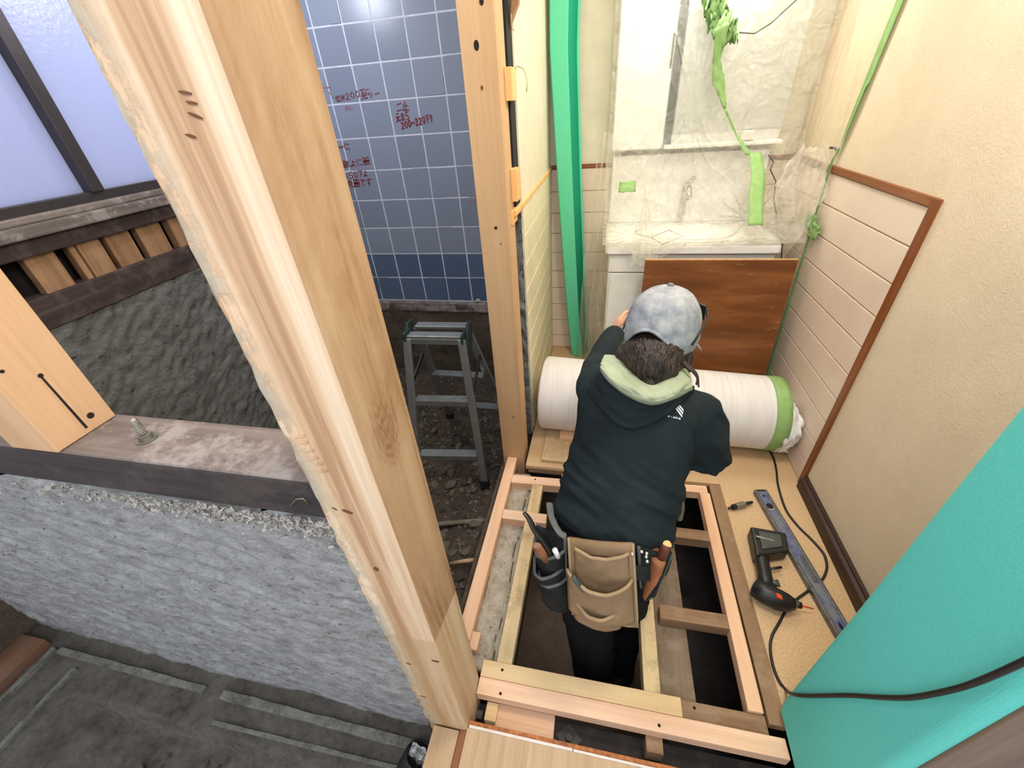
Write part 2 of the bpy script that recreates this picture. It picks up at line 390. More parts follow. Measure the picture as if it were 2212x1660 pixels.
# =================================================================== SETTING
WR, WB, WL = .891, 2.50, -.30            # washroom walls: right, back, left
TW, LW = 2.45, -1.90                     # bath: tiled wall, window wall
def m_post():
    t = NT('old_post'); v = t.coord((1, 1, .03)); a = t.noise(15, v, 5, .62, .15); b = t.noise(150, v, 3)
    f = t.math('ADD', t.math('MULTIPLY', a, .8), t.math('MULTIPLY', b, .2))
    pale = t.ramp(f, [(.38, (176, 138, 104)), (.48, (212, 180, 146)), (.58, (228, 206, 178))])
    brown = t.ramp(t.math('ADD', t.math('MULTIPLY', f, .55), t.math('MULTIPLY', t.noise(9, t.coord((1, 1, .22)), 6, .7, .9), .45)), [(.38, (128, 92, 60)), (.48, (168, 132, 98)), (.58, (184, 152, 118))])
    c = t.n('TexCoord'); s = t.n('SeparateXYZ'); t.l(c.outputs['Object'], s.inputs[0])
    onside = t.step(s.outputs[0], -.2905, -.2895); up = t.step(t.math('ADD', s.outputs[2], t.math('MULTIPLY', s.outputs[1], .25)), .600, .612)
    col = t.mix(t.math('MULTIPLY', onside, up), pale, brown)  # side face browner: stain, plus some of its shade put into the colour
    dx = t.n('VectorMath', _operation='SUBTRACT'); t.l(t.mix(.06, c.outputs['Object'], t.n('TexNoise', Scale=14).outputs['Color']), dx.inputs[0]); dx.inputs[1].default_value = (-.240, .405, 1.015)
    dm = t.n('VectorMath', _operation='MULTIPLY'); t.l(dx.outputs[0], dm.inputs[0]); dm.inputs[1].default_value = (.2, 1, .5); dl = t.n('VectorMath', _operation='LENGTH'); t.l(dm.outputs[0], dl.inputs[0])
    burl = t.math('MULTIPLY', t.math('MULTIPLY', onside, t.math('SUBTRACT', 1., t.step(dl.outputs['Value'], .012, .042))), t.math('ADD', .45, t.math('MULTIPLY', t.math('SINE', t.math('MULTIPLY', dl.outputs['Value'], 700.)), .25)))
    col = t.mix(burl, col, (120, 72, 38))
    low = t.math('SUBTRACT', 1., up); col = t.mix(t.math('MULTIPLY', low, .45), col, (176, 146, 104))
    res = t.math('MULTIPLY', t.math('SUBTRACT', 1., t.step(s.outputs[0], -.402, -.362)), t.step(t.noise(34, t.coord((1, 1, .5)), 7, .75), .44, .54))
    col = t.mix(t.math('MULTIPLY', res, .85), col, (172, 164, 146))
    kn = t.n('TexVoronoi'); kn.inputs['Scale'].default_value = 3.1; t.l(t.coord((1.6, 1.6, .7)), kn.inputs['Vector'])
    col = t.mix(t.math('MULTIPLY', t.math('SUBTRACT', 1., t.step(kn.outputs['Distance'], .02, .11)), .55), col, (140, 92, 52))
    t.bump(t.math('ADD', b, t.math('MULTIPLY', res, 1.5)), .0012, .5); return t.done(col, .62, 0, .3)
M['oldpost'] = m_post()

# ---- washroom shell
wr = struct(MB().box(WR, WR + .1, .34, 2.6, -.5, 2.4).obj('wall_right', M['plaster']))
wb = struct(MB().box(-.40, WR, WB, WB + .1, -.5, 2.4).obj('wall_back', M['creamgrey']))
struct(MB().box(.66, WR + .1, .345, .50, 0, 2.4).obj('wall_front', M['plaster']))
ce = struct(MB().box(-2.0, 1.0, .30, 2.6, 2.4, 2.46).obj('ceiling', M['ceil']))
wl = struct(MB().box(-.345, WL, 1.60, WB, 0, 2.4).box(-.395, -.345, 1.66, WB, -.25, 2.4).obj('wall_left', M['cream']))
# rough cut end of the left partition: mortar below, above it a solid near-black block painted as the cavity's shade
def end_fn(u, v):
    x = lerp(-.385, -.304, u); z = lerp(-.02, 1.06, v); return Vector((x, 1.592 + .018 * nz((x * 40, z * 22, 3)) + .01 * nz((x * 90, z * 60, 9)), z))
MB().grid(end_fn, 8, 90).obj('broken_mortar_edge', M['mud'], wl, True, solid=.006)
MB().box(-.36, -.306, 1.52, 1.60, 1.06, 2.4).obj('cavity_shade', M['gap_shade'], wl)
def chip(u, v):
    z = lerp(0, 1.08, v); return Vector((WL - .002 + .004 * u, 1.597 - .006 - .012 * max(0, nz((5, z * 30, 2))) - .002, z)) if u < .5 else Vector((WL + .002, 1.60, z))
MB().grid(chip, 1, 80).obj('chipped_plaster_lip', M['mortar'], wl, solid=.002)
# wainscot: one piece per row
def rows(parent, fn, tops, mat, name='panel'):
    for i in range(len(tops) - 1): fn(tops[i + 1] + .0022, tops[i] - .0022).obj(name, mat, parent, bevel=.0022)
ZT = [1.105, .993, .879, .766, .654, .540, .430, .320, .207, .094, .002]
rows(wr, lambda a, b: MB().box(WR - .004, WR + .002, 1.405, WB - .004, a, b), ZT, M['panel'])
MB().box(WR - .0008, WR + .001, 1.405, WB, 0, 1.105).obj('joint_backing', M['panelgap'], wr)
rows(wb, lambda a, b: MB().box(WL + .002, WR - .005, WB - .004, WB + .002, a, b), ZT, M['panel'])
MB().box(WL, WR, WB - .0008, WB + .001, 0, 1.105).obj('joint_backing', M['panelgap'], wb)
rows(wl, lambda a, b: MB().box(WL - .002, WL + .004, 1.603 + (.5 - a * .5) * .05, WB - .005, a, b), ZT, M['panelL'])
struct(MB().box(WR - .0115, WR + .002, 1.4135, WB, 1.107, 1.131).obj('trim_1', M['trimwood'], bevel=.002))
struct(MB().box(WR - .012, WR + .002, 1.385, 1.412, 0, 1.131).obj('trim_2', wood('trim_brown_upright', (134, 78, 42), (104, 56, 28), 'z', rough=.4), bevel=.002))
struct(MB().box(WL + .004, WR - .013, WB - .012, WB + .002, 1.107, 1.125).obj('trim_3', wood('trim_brown_back', (150, 88, 56), (120, 64, 36), 'x', rough=.4), bevel=.002))
rail = struct(MB().prism([(WL - .004, 1.46, 1.118), (WL + .008, 1.46, 1.114), (WL + .008, 1.46, 1.098), (WL - .004, 1.46, 1.094)], (0, 1.04, 0)).box(WL - .046, WL - .003, 1.44, 1.52, 1.072, 1.116).obj('trim_4', M['paleblock'], bevel=.0015))
MB().box(WL - .047, WL - .012, 1.437, 1.441, 1.072, 1.106).obj('sawn_end', M['endgrain'], rail)
bb = struct(MB().prism([(WR - .024, .36, .0), (WR - .024, .36, .052), (WR - .012, .36, .058), (WR - .012, .36, .064), (WR + .002, .36, .066), (WR + .002, .36, 0)], (0, 1.025, 0)).obj('baseboard_right', M['basewood'], bevel=.001))

# ---- floors
fl = struct(MB().box(.560, WR, .50, WB, -.024, 0).box(-.295, .56, 1.352, WB, -.024, 0).obj('floor', M['particle'], bevel=.001))
MB().box(.515, .560, .50, 1.350, -.03, -.001).obj('floor_edge_strip', M['strip'], fl, bevel=.001)
MB().box(-.28, .515, 1.339, 1.352, -.03, -.001).obj('floor_edge_strip', M['old_x'], fl, bevel=.001)
fp = struct(MB().box(-2.2, 1.1, -1.2, 2.7, -.60, -.50).obj('floor_pit', M['pit']))
MB().box(.30, .89, .44, 2.5, -.52, -.46).obj('pit_shade_slab', M['pit_shade'], fp, bevel=.02)  # added slab, near-black to put the right openings' shade into the colour
def bump_box(x0, x1, y, z0, z1, amp, n, ax):
    def f(u, v):
        a = lerp(x0, x1, u); z = lerp(z0, z1, v); d = amp * (nz((a * 9, z * 9, 4)) + .5 * nz((a * 26, z * 26, 8)))
        return Vector((a, y - abs(d), z)) if ax == 'y' else Vector((y + abs(d), a, z))
    return f
pw = struct(MB().box(-.43, -.355, .50, 1.62, -.50, -.075).obj('wall_pit_left', M['pitwall']))
struct(MB().box(-.43, 1.0, .36, .44, -.50, -.11).obj('wall_pit_front', M['pitwall']))
MB().box(-.355, -.25, .50, 1.34, -.50, -.115).obj('ledge_base', M['pitwall'], pw)
def ledge(u, v):
    x = lerp(-.345, -.252, u); y = lerp(.505, 1.335, v); return Vector((x, y, -.055 + .010 * nz((x * 22, y * 14, 1)) - (.016 if u > .72 + .08 * nz((0, y * 9, 2)) else 0)))
MB().grid(ledge, 14, 90).obj('old_mortar_ledge', M['ledge'], pw, True, solid=.03)

# ---- low mortar wall under the sill, its face scratched and pitted
GROUND = [(-3.2, .10), (-2.6, .06), (-1.94, -.03), (-1.31, -.09), (-.76, -.13), (-.40, -.17)]
def face(u, v):
    x = lerp(-3.0, -.405, u); z = lerp(-.25, .872, v); s = z * 1.0 + x * .55; q = z - x * .5
    d = .012 * nz((x * 3, z * 3, 0)) + .008 * nz((s * 24, q * 9, 3)) + .004 * nz((x * 60, z * 60, 5)) + .006 * max(0, nz((x * 14, z * 14, 7)) - .2)
    top = max(0, (z - .80) / .07); d += top * (.012 * nz((x * 38, z * 38, 11)) + .006 * nz((x * 90, z * 90, 2))) * max(0, min(1, (x + 1.3) / .5))
    return Vector((x, .368 - d, z))
lw = struct(MB().grid(face, 260, 110).obj('wall_low', M['lowwall'], smooth=True))
MB().box(-3.0, -.405, .385, .47, -.25, .865).obj('wall_core', M['pitwall'], lw)
random.seed(3)
crumb = MB()
for i in range(900):
    x = -.42 - abs(random.gauss(0, .30)); z = .866 - abs(random.gauss(0, .020)); r = random.choice((.002, .003, .004, .006, .008)) * random.uniform(.7, 1.3); c = Vector((x, .357 - random.uniform(0, .006), z))
    crumb.add([c + Vector((random.uniform(-1, 1), random.uniform(-.8, .8), random.uniform(-.7, .7))) * r for _ in range(6)], [(0, 1, 2), (0, 2, 3), (0, 3, 1), (4, 1, 2), (4, 2, 3), (4, 3, 1), (5, 0, 3), (5, 3, 4)])
stuff(crumb.obj('mortar_crumbs', M['mortar'], lw))

# ---- bath: tiled wall
wbb = struct(MB().box(-2.0, -.40, TW - .0026, TW + .15, -.45, 2.4).obj('wall_bath_back', M['grout']))
def mudfn(u, v):
    x = lerp(-2.0, -.40, u); z = lerp(-.30, .345, v); return Vector((x, TW - .026 - .016 * nz((x * 6, z * 8, 2)) - .006 * nz((x * 30, z * 30, 5)), z))
MB().grid(mudfn, 70, 36).obj('bare_mortar_base', M['pitwall'], wbb, True, solid=.02)
def bandfn(u, v):
    x = lerp(-2.0, -.40, u); z = lerp(.285, .352, v); return Vector((x, TW - .034 - .006 * nz((x * 9, z * 40, 2)), z))
MB().grid(bandfn, 60, 6).obj('weathered_ground_sill', M['bathledge'], wbb, True, solid=.02)
PT = .1625
XT = [-.823 - PT * k for k in range(-2, 7)]
ZR = [.352, .510, .668, .828, .990, 1.150, 1.312, 1.474, 1.632, 1.791, 1.951, 2.111, 2.271]
def tilemesh(wd, h, mat):
    b = MB().box(-wd / 2, wd / 2, -.0045, .004, -h / 2, h / 2)
    me = b.mesh('tile', mat); bm = bmesh.new(); bm.from_mesh(me)
    ed = [e for e in bm.edges if all(q.co.y < 0 for q in e.verts)]
    bmesh.ops.bevel(bm, geom=ed, offset=.0025, segments=2, affect='EDGES'); bm.to_mesh(me); bm.free(); return me
TL, TD = tilemesh(PT - .0042, .156, M['tile']), tilemesh(PT - .0042, .154, M['tile_dark'])
random.seed(5)
for x in XT:
    for k in range(len(ZR) - 1):
        h = ZR[k + 1] - ZR[k]
        o = place(TD if k < 2 else TL, 'tile', wbb, (x - PT / 2 + (PT if False else 0), TW + random.uniform(-.0006, .0006), ZR[k] + h / 2), (random.uniform(-.004, .004), 0, random.uniform(-.004, .004)), (1, 1, (h - .0038) / (.154 if k < 2 else .156)))
MB().grid(lambda u, v: Vector((lerp(-.80, -.755, u), TW - .018 - .010 * math.sin(v * 3.14), .352 + .022 * math.sin(u * 3.14) * v)), 10, 4).obj('broken_mortar_lump', M['mortar'], wbb, True, solid=.006)

# red handwriting on the tiles: pen strokes, each glyph drawn on a unit square
GL = {'0': [[(.5, 1), (.15, .7), (.15, .3), (.5, 0), (.85, .3), (.85, .7), (.5, 1)]], '1': [[(.3, .8), (.5, 1), (.5, 0)]],
      '2': [[(.1, .8), (.4, 1), (.8, .8), (.6, .45), (.1, 0), (.9, 0)]], '5': [[(.85, 1), (.25, 1), (.2, .55), (.6, .6), (.85, .3), (.5, 0), (.15, .1)]],
      '8': [[(.5, .5), (.2, .75), (.5, 1), (.8, .75), (.5, .5), (.15, .25), (.5, 0), (.85, .25), (.5, .5)]], '~': [[(0, .45), (.3, .6), (.6, .4), (1, .55)]],
      'H': [[(.1, 1), (.1, 0)], [(.9, 1), (.9, 0)], [(.1, .5), (.9, .5)]], '-': [[(.1, .5), (.9, .55)]],
      'down': [[(0, 1), (1, 1)], [(.5, 1), (.5, 0)], [(.55, .7), (.85, .45)]], 'ri': [[(.3, 1), (.25, .5)], [(.7, 1), (.75, .5), (.5, 0)]],
      'gen': [[(.2, 1), (.8, 1)], [(0, .65), (1, .65)], [(.4, .65), (.3, .2), (0, 0)], [(.62, .65), (.62, .1), (1, .1), (1, .25)]],
      'stop': [[(.5, 1), (.5, 0)], [(.5, .55), (.9, .55)], [(.15, .7), (.15, 0)], [(0, 0), (1, 0)]], 'two': [[(.15, .8), (.85, .85)], [(0, .1), (1, .15)]],
      'N': [[(.1, 0), (.1, 1), (.9, 0), (.9, 1)]], 'ni': [[(.15, 1), (.1, .4), (.15, 0)], [(.45, .8), (.9, .8)], [(.4, .15), (.9, .05)]],
      'ko': [[(.15, .9), (.8, .95), (.6, .8)], [(.15, .2), (.5, 0), (.9, .1)]], 'yo': [[(.55, 1), (.55, .2), (.2, 0), (.1, .2), (.5, .3), (.9, .05)], [(.55, .7), (.9, .7)]],
      'tori': [[(0, 1), (.55, 1)], [(.1, 1), (.1, .1)], [(.45, 1), (.45, 0)], [(.1, .7), (.45, .7)], [(.1, .4), (.45, .4)], [(0, .1), (.5, .2)], [(.55, .9), (.95, .9), (.6, 0)], [(.6, .7), (1, 0)]],
      'ten': [[(.5, 1), (.5, .65)], [(.5, .85), (.85, .85)], [(.15, .65), (.85, .65), (.85, .35), (.15, .35), (.15, .65)], [(.1, .2), (0, 0)], [(.4, .2), (.4, 0)], [(.65, .2), (.7, 0)], [(.9, .2), (1, 0)]],
      'box': [[(.05, 1), (.05, .55), (.4, .55), (.4, 1), (.05, 1)], [(.6, 1), (.6, .55), (.95, .55), (.95, 1), (.6, 1)], [(0, .48), (1, .48)], [(.5, .6), (.2, .3)], [(.05, .4), (.05, 0), (.4, 0), (.4, .4), (.05, .4)], [(.6, .4), (.6, 0), (.95, 0), (.95, .4), (.6, .4)]],
      'de': [[(.1, .9), (.8, .95), (.4, .6), (.4, .2), (.7, 0)], [(.8, .7), (.85, .6)]], 'su': [[(0, .8), (1, .85)], [(.5, 1), (.5, .4), (.3, .35), (.5, .25), (.4, 0)]],
      'cave': [[(.5, 1), (.5, .85)], [(.05, .6), (.05, .8), (.95, .8), (.9, .6)], [(.35, .55), (.05, 0)], [(.65, .55), (.95, 0)]], 'only': [[(.1, 1), (.9, 1), (.9, .5), (.1, .5), (.1, 1)], [(.35, .4), (.05, 0)], [(.65, .4), (.95, 0)]],
      'pos': [[(.3, 1), (0, .55)], [(.2, .75), (.2, 0)], [(.65, 1), (.65, .8)], [(.4, .75), (1, .75)], [(.5, .6), (.55, .15)], [(.85, .6), (.75, .1)], [(.35, .05), (1, .05)]],
      'drain': [[(.1, .95), (.25, .85)], [(.05, .65), (.2, .55)], [(.05, 0), (.25, .35)], [(.65, 1), (.65, 0)], [(.35, .7), (.55, .6), (.35, .2)], [(.95, .75), (.7, .55), (1, .1)]]}
def write(chars, p0, p1, hgt, mat, wd=.0042):
    a = ony(*p0, TW - .0062); b = ony(*p1, TW - .0062); b.y = a.y; n = len(chars); st = (b - a) / n; up = Vector((0, 0, 1)) * hgt
    m = MB()
    for i, ch in enumerate(chars):
        for s in GL[ch]:
            for (x0, y0), (x1, y1) in zip(s[:-1], s[1:]):
                j = lambda: random.uniform(-.05, .05)
                p = a + st * (i + .06 + x0 * .86 + j() * .5) + up * (y0 + j()); q = a + st * (i + .06 + x1 * .86 + j() * .5) + up * (y1 + j())
                t = (q - p)
                if t.length < 1e-4: continue
                t.normalize(); s_ = Vector((-t.z, 0, t.x)) * wd / 2; p -= t * .001; q += t * .001
                m.hexa([p - s_, p + s_, p + s_ + Vector((0, .003, 0)), p - s_ + Vector((0, .003, 0))], [q - s_, q + s_, q + s_ + Vector((0, .003, 0)), q - s_ + Vector((0, .003, 0))])
    m.obj('handwriting', mat, wbb)
random.seed(11)
write(['cave'], (694, 212), (722, 208), .052, M['red_faint']); write(['pos', 'drain', '2', '0', '0', 'down', 'ni'], (726, 221), (800, 203), .026, M['red'], .003)
write(['gen', 'ri', '-'], (781, 216), (822, 207), .024, M['red'], .0035); write(['ten', 'ni'], (746, 239), (765, 237), .02, M['red_faint'])
write(['two', 'stop'], (857, 242), (884, 238), .040, M['red']); write(['gen', '8', '5'], (856, 264), (886, 258), .034, M['red'])
write(['2', '0', '0', '~', '2', '2', '0', 'down', 'ri'], (867, 279), (936, 262), .030, M['red'], .005)
write(['gen', 'pos', '~', 'ni'], (706, 329), (757, 322), .032, M['red']); write(['ko'], (726, 350), (738, 347), .026, M['red'], .004)
write(['ko', 'tori', 'yo', 'ni', 'box'], (728, 366), (800, 354), .034, M['red'], .004); write(['H', 'H', '1', '5', '0', 'down', 'yo'], (724, 390), (796, 381), .032, M['red'], .0035)
write(['1', 'ten', 'box', 'de', 'su'], (738, 406), (806, 400), .036, M['red'], .005); write(['only'], (1014, 444), (1032, 443), .05, M['red_faint'], .004)

# ---- bath: window wall on the far left
lfw = struct(MB().box(LW - .12, LW - .02, .2, 2.6, -.45, .866).obj('wall_far_left', M['pitwall']))
def scratched(u, v):
    y = lerp(.46, 2.45, u); z = lerp(-.40, .868, v); d = .016 * nz((y * 4, z * 4, 1)) + .012 * nz(((y + z) * 11, (y - z) * 28, 6)) + .006 * nz((y * 50, z * 50, 2))
    return Vector((LW + d, y, z))
MB().grid(scratched, 150, 100).obj('scratched_mortar_face', M['mud'], lfw, True, solid=.012)
MB().box(LW - .10, LW + .020, .2, 2.6, .866, .972).obj('lower_beam', M['bathbeam'], lfw, bevel=.004)
MB().box(LW - .10, LW + .030, .2, 2.6, 1.098, 1.152).obj('upper_beam', M['bathbeam'], lfw, bevel=.004)
MB().box(LW - .10, LW + .055, .2, 2.6, 1.152, 1.19).box(LW - .10, LW + .03, .2, 2.6, 1.19, 1.214).obj('window_ledge', M['bathledge'], lfw, bevel=.006)
MB().box(LW - .11, LW - .06, .2, 2.6, .97, 1.10).obj('cavity_shade', M['gap_shade'], lfw)  # near-black backing, the shade between the laths put into its colour
ED = [.62, .952, 1.02, 1.113, 1.158, 1.268, 1.291, 1.392, 1.420, 1.532, 1.566, 1.67, 1.71, 1.82, 1.86, 1.98, 2.02, 2.15, 2.19, 2.30, 2.34, 2.44]
for i in range(0, len(ED) - 1):
    if i % 2 == 1: MB().box(LW - .03 + .004 * (i % 3), LW + .004 + .005 * ((i * 7) % 3), ED[i] + (.068 if i == 1 else .0), ED[i + 1] if i != 1 else 1.113, .965, 1.105).obj('lath', M['lath'], lfw, bevel=.002) if False else None
for a, b in [(.60, .945), (1.018, 1.112), (1.158, 1.180), (1.184, 1.266), (1.293, 1.392), (1.421, 1.531), (1.566, 1.67), (1.71, 1.82), (1.86, 1.98), (2.02, 2.15), (2.19, 2.30), (2.34, 2.44)]:
    MB().box(LW - .03, LW + random.uniform(.0, .012), a, b, .965, 1.105).obj('lath', M['lath'], lfw, bevel=.002)
win = struct(MB().box(LW - .05, LW + .012, .3, 2.44, 1.212, 1.246).box(LW - .05, LW + .01, .3, 2.44, 2.10, 2.14).obj('window_1', M['alu_dark'], bevel=.002))
MB().box(LW - .035, LW + .022, 1.333, 1.379, 1.244, 2.10).obj('mullion', M['alu_dark'], win, bevel=.003)
MB().box(LW - .012, LW + .002, 1.376, 1.385, 1.244, 2.10).obj('gasket', M['rubber'], win)
MB().box(LW - .030, LW - .022, .3, 1.334, 1.242, 2.10).obj('pane', M['glass'], win)
MB().box(LW - .018, LW - .010, 1.378, 2.44, 1.242, 2.10).obj('pane', M['glass'], win)
struct(MB().box(LW - .10, LW, .2, 2.6, 2.14, 2.4).obj('wall_over_window', M['creamgrey']))

# ---- bath floor: earth, stones
def bz(x, y): return -.25 + .035 * nz((x * 3, y * 3, 1)) + .02 * nz((x * 9, y * 9, 4)) + .05 * max(0, 1 - abs(x + .45) / .25) + .05 * max(0, (y - 2.1) / .35)
fb = struct(MB().grid(lambda u, v: Vector((lerp(-1.95, -.36, u), lerp(.45, 2.46, v), bz(lerp(-1.95, -.36, u), lerp(.45, 2.46, v)) + .008 * nz((u * 90, v * 110, 2)))), 110, 120).obj('floor_bath', M['soil'], smooth=True))
def stonemesh(k, mat):
    random.seed(100 + k); b = MB(); s = Vector((random.uniform(.8, 1.3), random.uniform(.6, 1), random.uniform(.3, .6)))
    bm = bmesh.new(); bmesh.ops.create_icosphere(bm, subdivisions=1, radius=1)
    vs = [Vector((v.co.x * s.x, v.co.y * s.y, v.co.z * s.z)) * random.uniform(.72, 1.15) for v in bm.verts]; fs = [tuple(v.index for v in f.verts) for f in bm.faces]; bm.free()
    b.add(vs, fs); return b.mesh('stone', mat)
ST = [stonemesh(k, M['stone'] if k % 3 else M['stone_d']) for k in range(9)]
random.seed(21)
spots = []
while len(spots) < 260:
    x = random.uniform(-1.2, -.40); y = random.uniform(.62, 2.15)
    r = x / y
    if -.66 < r < -.2: spots.append((x, y))
for i, (x, y) in enumerate(spots):
    s = random.choice((.008, .011, .014, .018, .024, .03)) * random.uniform(.8, 1.2)
    place(ST[i % 9], 'rubble_stone', fb, (x, y, bz(x, y) + s * .2), (random.uniform(-.5, .5), random.uniform(-.5, .5), random.uniform(0, 6)), (s, s, s))
gr = MB()
for i in range(3600):
    x = random.uniform(-1.5, -.39); y = random.uniform(.6, 2.35); s = random.choice((.003, .004, .006, .009, .013)) * random.uniform(.7, 1.2); z = bz(x, y) + s * .25
    a = [Vector((random.uniform(-1, 1), random.uniform(-1, 1), random.uniform(-.5, .7))) * s + Vector((x, y, z)) for _ in range(5)]
    gr.add(a, [(0, 1, 2), (0, 2, 3), (0, 3, 1), (4, 1, 2), (4, 2, 3), (4, 3, 1)])
stuff(gr.obj('gravel_bits', M['stone'], fb))
MB().tube([(-.86, 1.10, bz(-.86, 1.1) + .02), (-.62, 1.14, bz(-.62, 1.14) + .018), (-.41, 1.17, bz(-.41, 1.17) + .016)], .012, 10).obj('buried_pipe', M['stone'], fb, True)

# ---- ground on the near side of the low wall: grimy slab with a raised rim
def gh(x, y):
    g = GROUND
    for (a, za), (b, zb) in zip(g[:-1], g[1:]):
        if a <= x <= b: return lerp(za, zb, (x - a) / (b - a))
    return g[-1][1]
def grn(u, v):
    x = lerp(-3.1, -.39, u); y = lerp(-.75, .40, v)
    d = -.085 if (x > -1.60 and y < .215) else 0
    rough = .022 * nz((x * 9, y * 9, 3)) * (1 if d else .35) + .010 * nz((x * 30, y * 30, 6)) * (1 if d else .3)
    if x < -1.98 and y > .05: rough *= 2.4
    return Vector((x, y, gh(x, .3) - .005 + d + rough))
gl = struct(MB().grid(grn, 170, 90).obj('floor_ground', M['grime'], smooth=True))
def rim(p, q, w_, h_, nm, mat):
    b = MB(); rs = []
    for i in range(24):
        t = i / 23; c = Vector(p).lerp(Vector(q), t); d = (Vector(q) - Vector(p)).normalized(); s = d.cross(Vector((0, 0, 1))); ww = w_ * (1 + .25 * nz((c.x * 14, c.y * 14, 2)))
        c = c + Vector((0, 0, .004 * nz((c.x * 20, c.y * 20, 5)))); rs.append([c - s * ww / 2 - Vector((0, 0, h_)), c + s * ww / 2 - Vector((0, 0, h_)), c + s * ww / 2, c - s * ww / 2])
    b.rings(rs); b.obj(nm, mat, gl, bevel=.002)
Z = lambda x: gh(x, .3)
rim((-1.76, .312, Z(-1.76) + .012), (-1.19, .312, Z(-1.19) + .012), .020, .04, 'slab_rim', M['slabedge'])
rim((-1.12, .312, Z(-1.12) + .014), (-.46, .316, Z(-.46) + .016), .024, .04, 'slab_rim', M['slabedge'])
rim((-1.10, .245, Z(-1.10) + .006), (-.44, .26, Z(-.44) + .010), .012, .03, 'slab_rim', M['slabedge'])
rim((-1.785, .315, Z(-1.78) + .012), (-1.785, -.6, Z(-1.78) + .012), .016, .04, 'slab_rim', M['slabedge'])
rim((-1.66, .28, Z(-1.66) + .008), (-1.66, -.6, Z(-1.66) + .008), .016, .04, 'slab_rim', M['slabedge'])
random.seed(31)
for i in range(60):
    x = random.uniform(-1.3, -.5); y = random.uniform(-.1, .2); s = random.choice((.008, .012, .018)) * random.uniform(.8, 1.2)
    place(ST[(i * 4) % 9], 'rubble_stone', gl, (x, y, gh(x, .3) - .085 + s * .25), (random.uniform(-.5, .5), random.uniform(-.5, .5), random.uniform(0, 6)), (s, s, s))
tag(MB().box(-1.955, -1.815, -.75, .325, Z(-1.88) - .03, Z(-1.88) + .028).obj('floor_timber', wood('brown_timber', (132, 96, 76), (104, 72, 56), 'y', dirt=((120, 104, 92), .3)), bevel=.003), 'brown timber laid on the grimy ground below the low mortar wall', 'timber')

# =================================================================== TIMBER
# near post
def postbox(x0, x1, y0, y1, z0, z1, rough=0.):
    nxs, nzs = 10, 160; b = MB()
    def front(u, v):
        x = lerp(x0, x1, u); z = lerp(z0, z1, v); k = max(0, 1 - u / .42); d = rough * k * (.0035 * nz((x * 120, z * 45, 2)) + .004 * max(0, nz((x * 40, z * 16, 6))))
        e = .0018 if u in (0, 1) else 0
        return Vector((x + (.004 * nz((3, z * 24, 5)) * rough if u == 0 else 0), y0 + e - d, z))
    b.grid(front, nxs, nzs); b.grid(lambda u, v: Vector((x1 - (.0018 if u == 0 else 0) * 0, lerp(y0 + .0018, y1, u), lerp(z0, z1, v))), 4, nzs)
    b.grid(lambda u, v: Vector((lerp(x1, x0, u), y1, lerp(z0, z1, v))), 4, nzs); b.grid(lambda u, v: Vector((x0 + (.004 * nz((3, lerp(z0, z1, v) * 24, 5)) * rough if u == 1 else 0), lerp(y1, y0 + .0018, u), lerp(z0, z1, v))), 4, nzs)
    b.add([(x0, y0, z0), (x1, y0, z0), (x1, y1, z0), (x0, y1, z0)], [(0, 1, 2, 3)]); return b
npst = thing('timber_post', 'large rough timber post with mortar residue crossing the low mortar wall', 'post', (-.345, .40, -.10))
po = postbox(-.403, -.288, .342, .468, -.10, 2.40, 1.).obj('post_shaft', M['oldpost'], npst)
def lens(px, py, ln, wd, ang, mat=None, nm='chisel_cut', Y=.3405):
    c = ony(px, py, Y); b = MB(); n = 12; P = []
    for k in range(n):
        a = 2 * math.pi * k / n; u = math.cos(a) * ln * .40; v = math.sin(a) * wd * .34; P.append(c + Vector((u * math.cos(ang) - v * math.sin(ang), 0, u * math.sin(ang) + v * math.cos(ang))))
    b.prism(P, (0, .003, 0)).obj(nm, mat or M['knot'], npst)
for px, py, l_, w_, a in ((750, 1107, .022, .008, -.35), (812, 1231, .011, .016, .2), (882, 1435, .016, .006, -.45), (940, 1430, .022, .008, -.1), (914, 1506, .02, .006, -.45), (926, 1546, .012, .003, -.3), (722, 1100, .012, .004, -.8), (398, 200, .014, .003, -.2), (412, 222, .012, .003, -.2), (420, 250, .016, .003, -.4), (410, 294, .012, .003, -.3)) :
    lens(px, py, l_, w_, a)
for px, py in ((604, 945), (612, 958), (624, 975), (634, 992), (645, 1005), (655, 1020)):
    lens(px + 40, py, .022, .0012, .25, M['oldpost'], 'saw_mark', .3385)
# far post
p2 = thing('timber_post', 'clean pale timber post with knots beside the sliced wall end', 'post', (-.36, 1.45, -.1))
MB().box(-.414, -.310, 1.400, 1.505, -.25, 2.40).obj('post_shaft', M['pine_z'], p2, bevel=.002)
def disc(c, rx, rz, nm, mat, par, ax='y'):
    P = [Vector(c) + (Vector((rx * math.cos(2 * math.pi * k / 12), 0, rz * math.sin(2 * math.pi * k / 12))) if ax == 'y' else Vector((rx * math.cos(2 * math.pi * k / 12), rz * math.sin(2 * math.pi * k / 12), 0))) for k in range(12)]
    MB().prism(P, (0, .003, 0) if ax == 'y' else (0, 0, -.003)).obj(nm, mat, par)
for px, py, rx, rz in ((1029, 98, .0075, .012), (1041, 190, .004, .006), (1040, 3, .006, .008), (1071, 493, .0055, .0055), (1109, 902, .004, .004), (1082, 527, .003, .003)):
    disc(ony(px, py, 1.3992), rx, rz, 'knot', M['hole'] if rx > .0052 else M['knot'], p2)
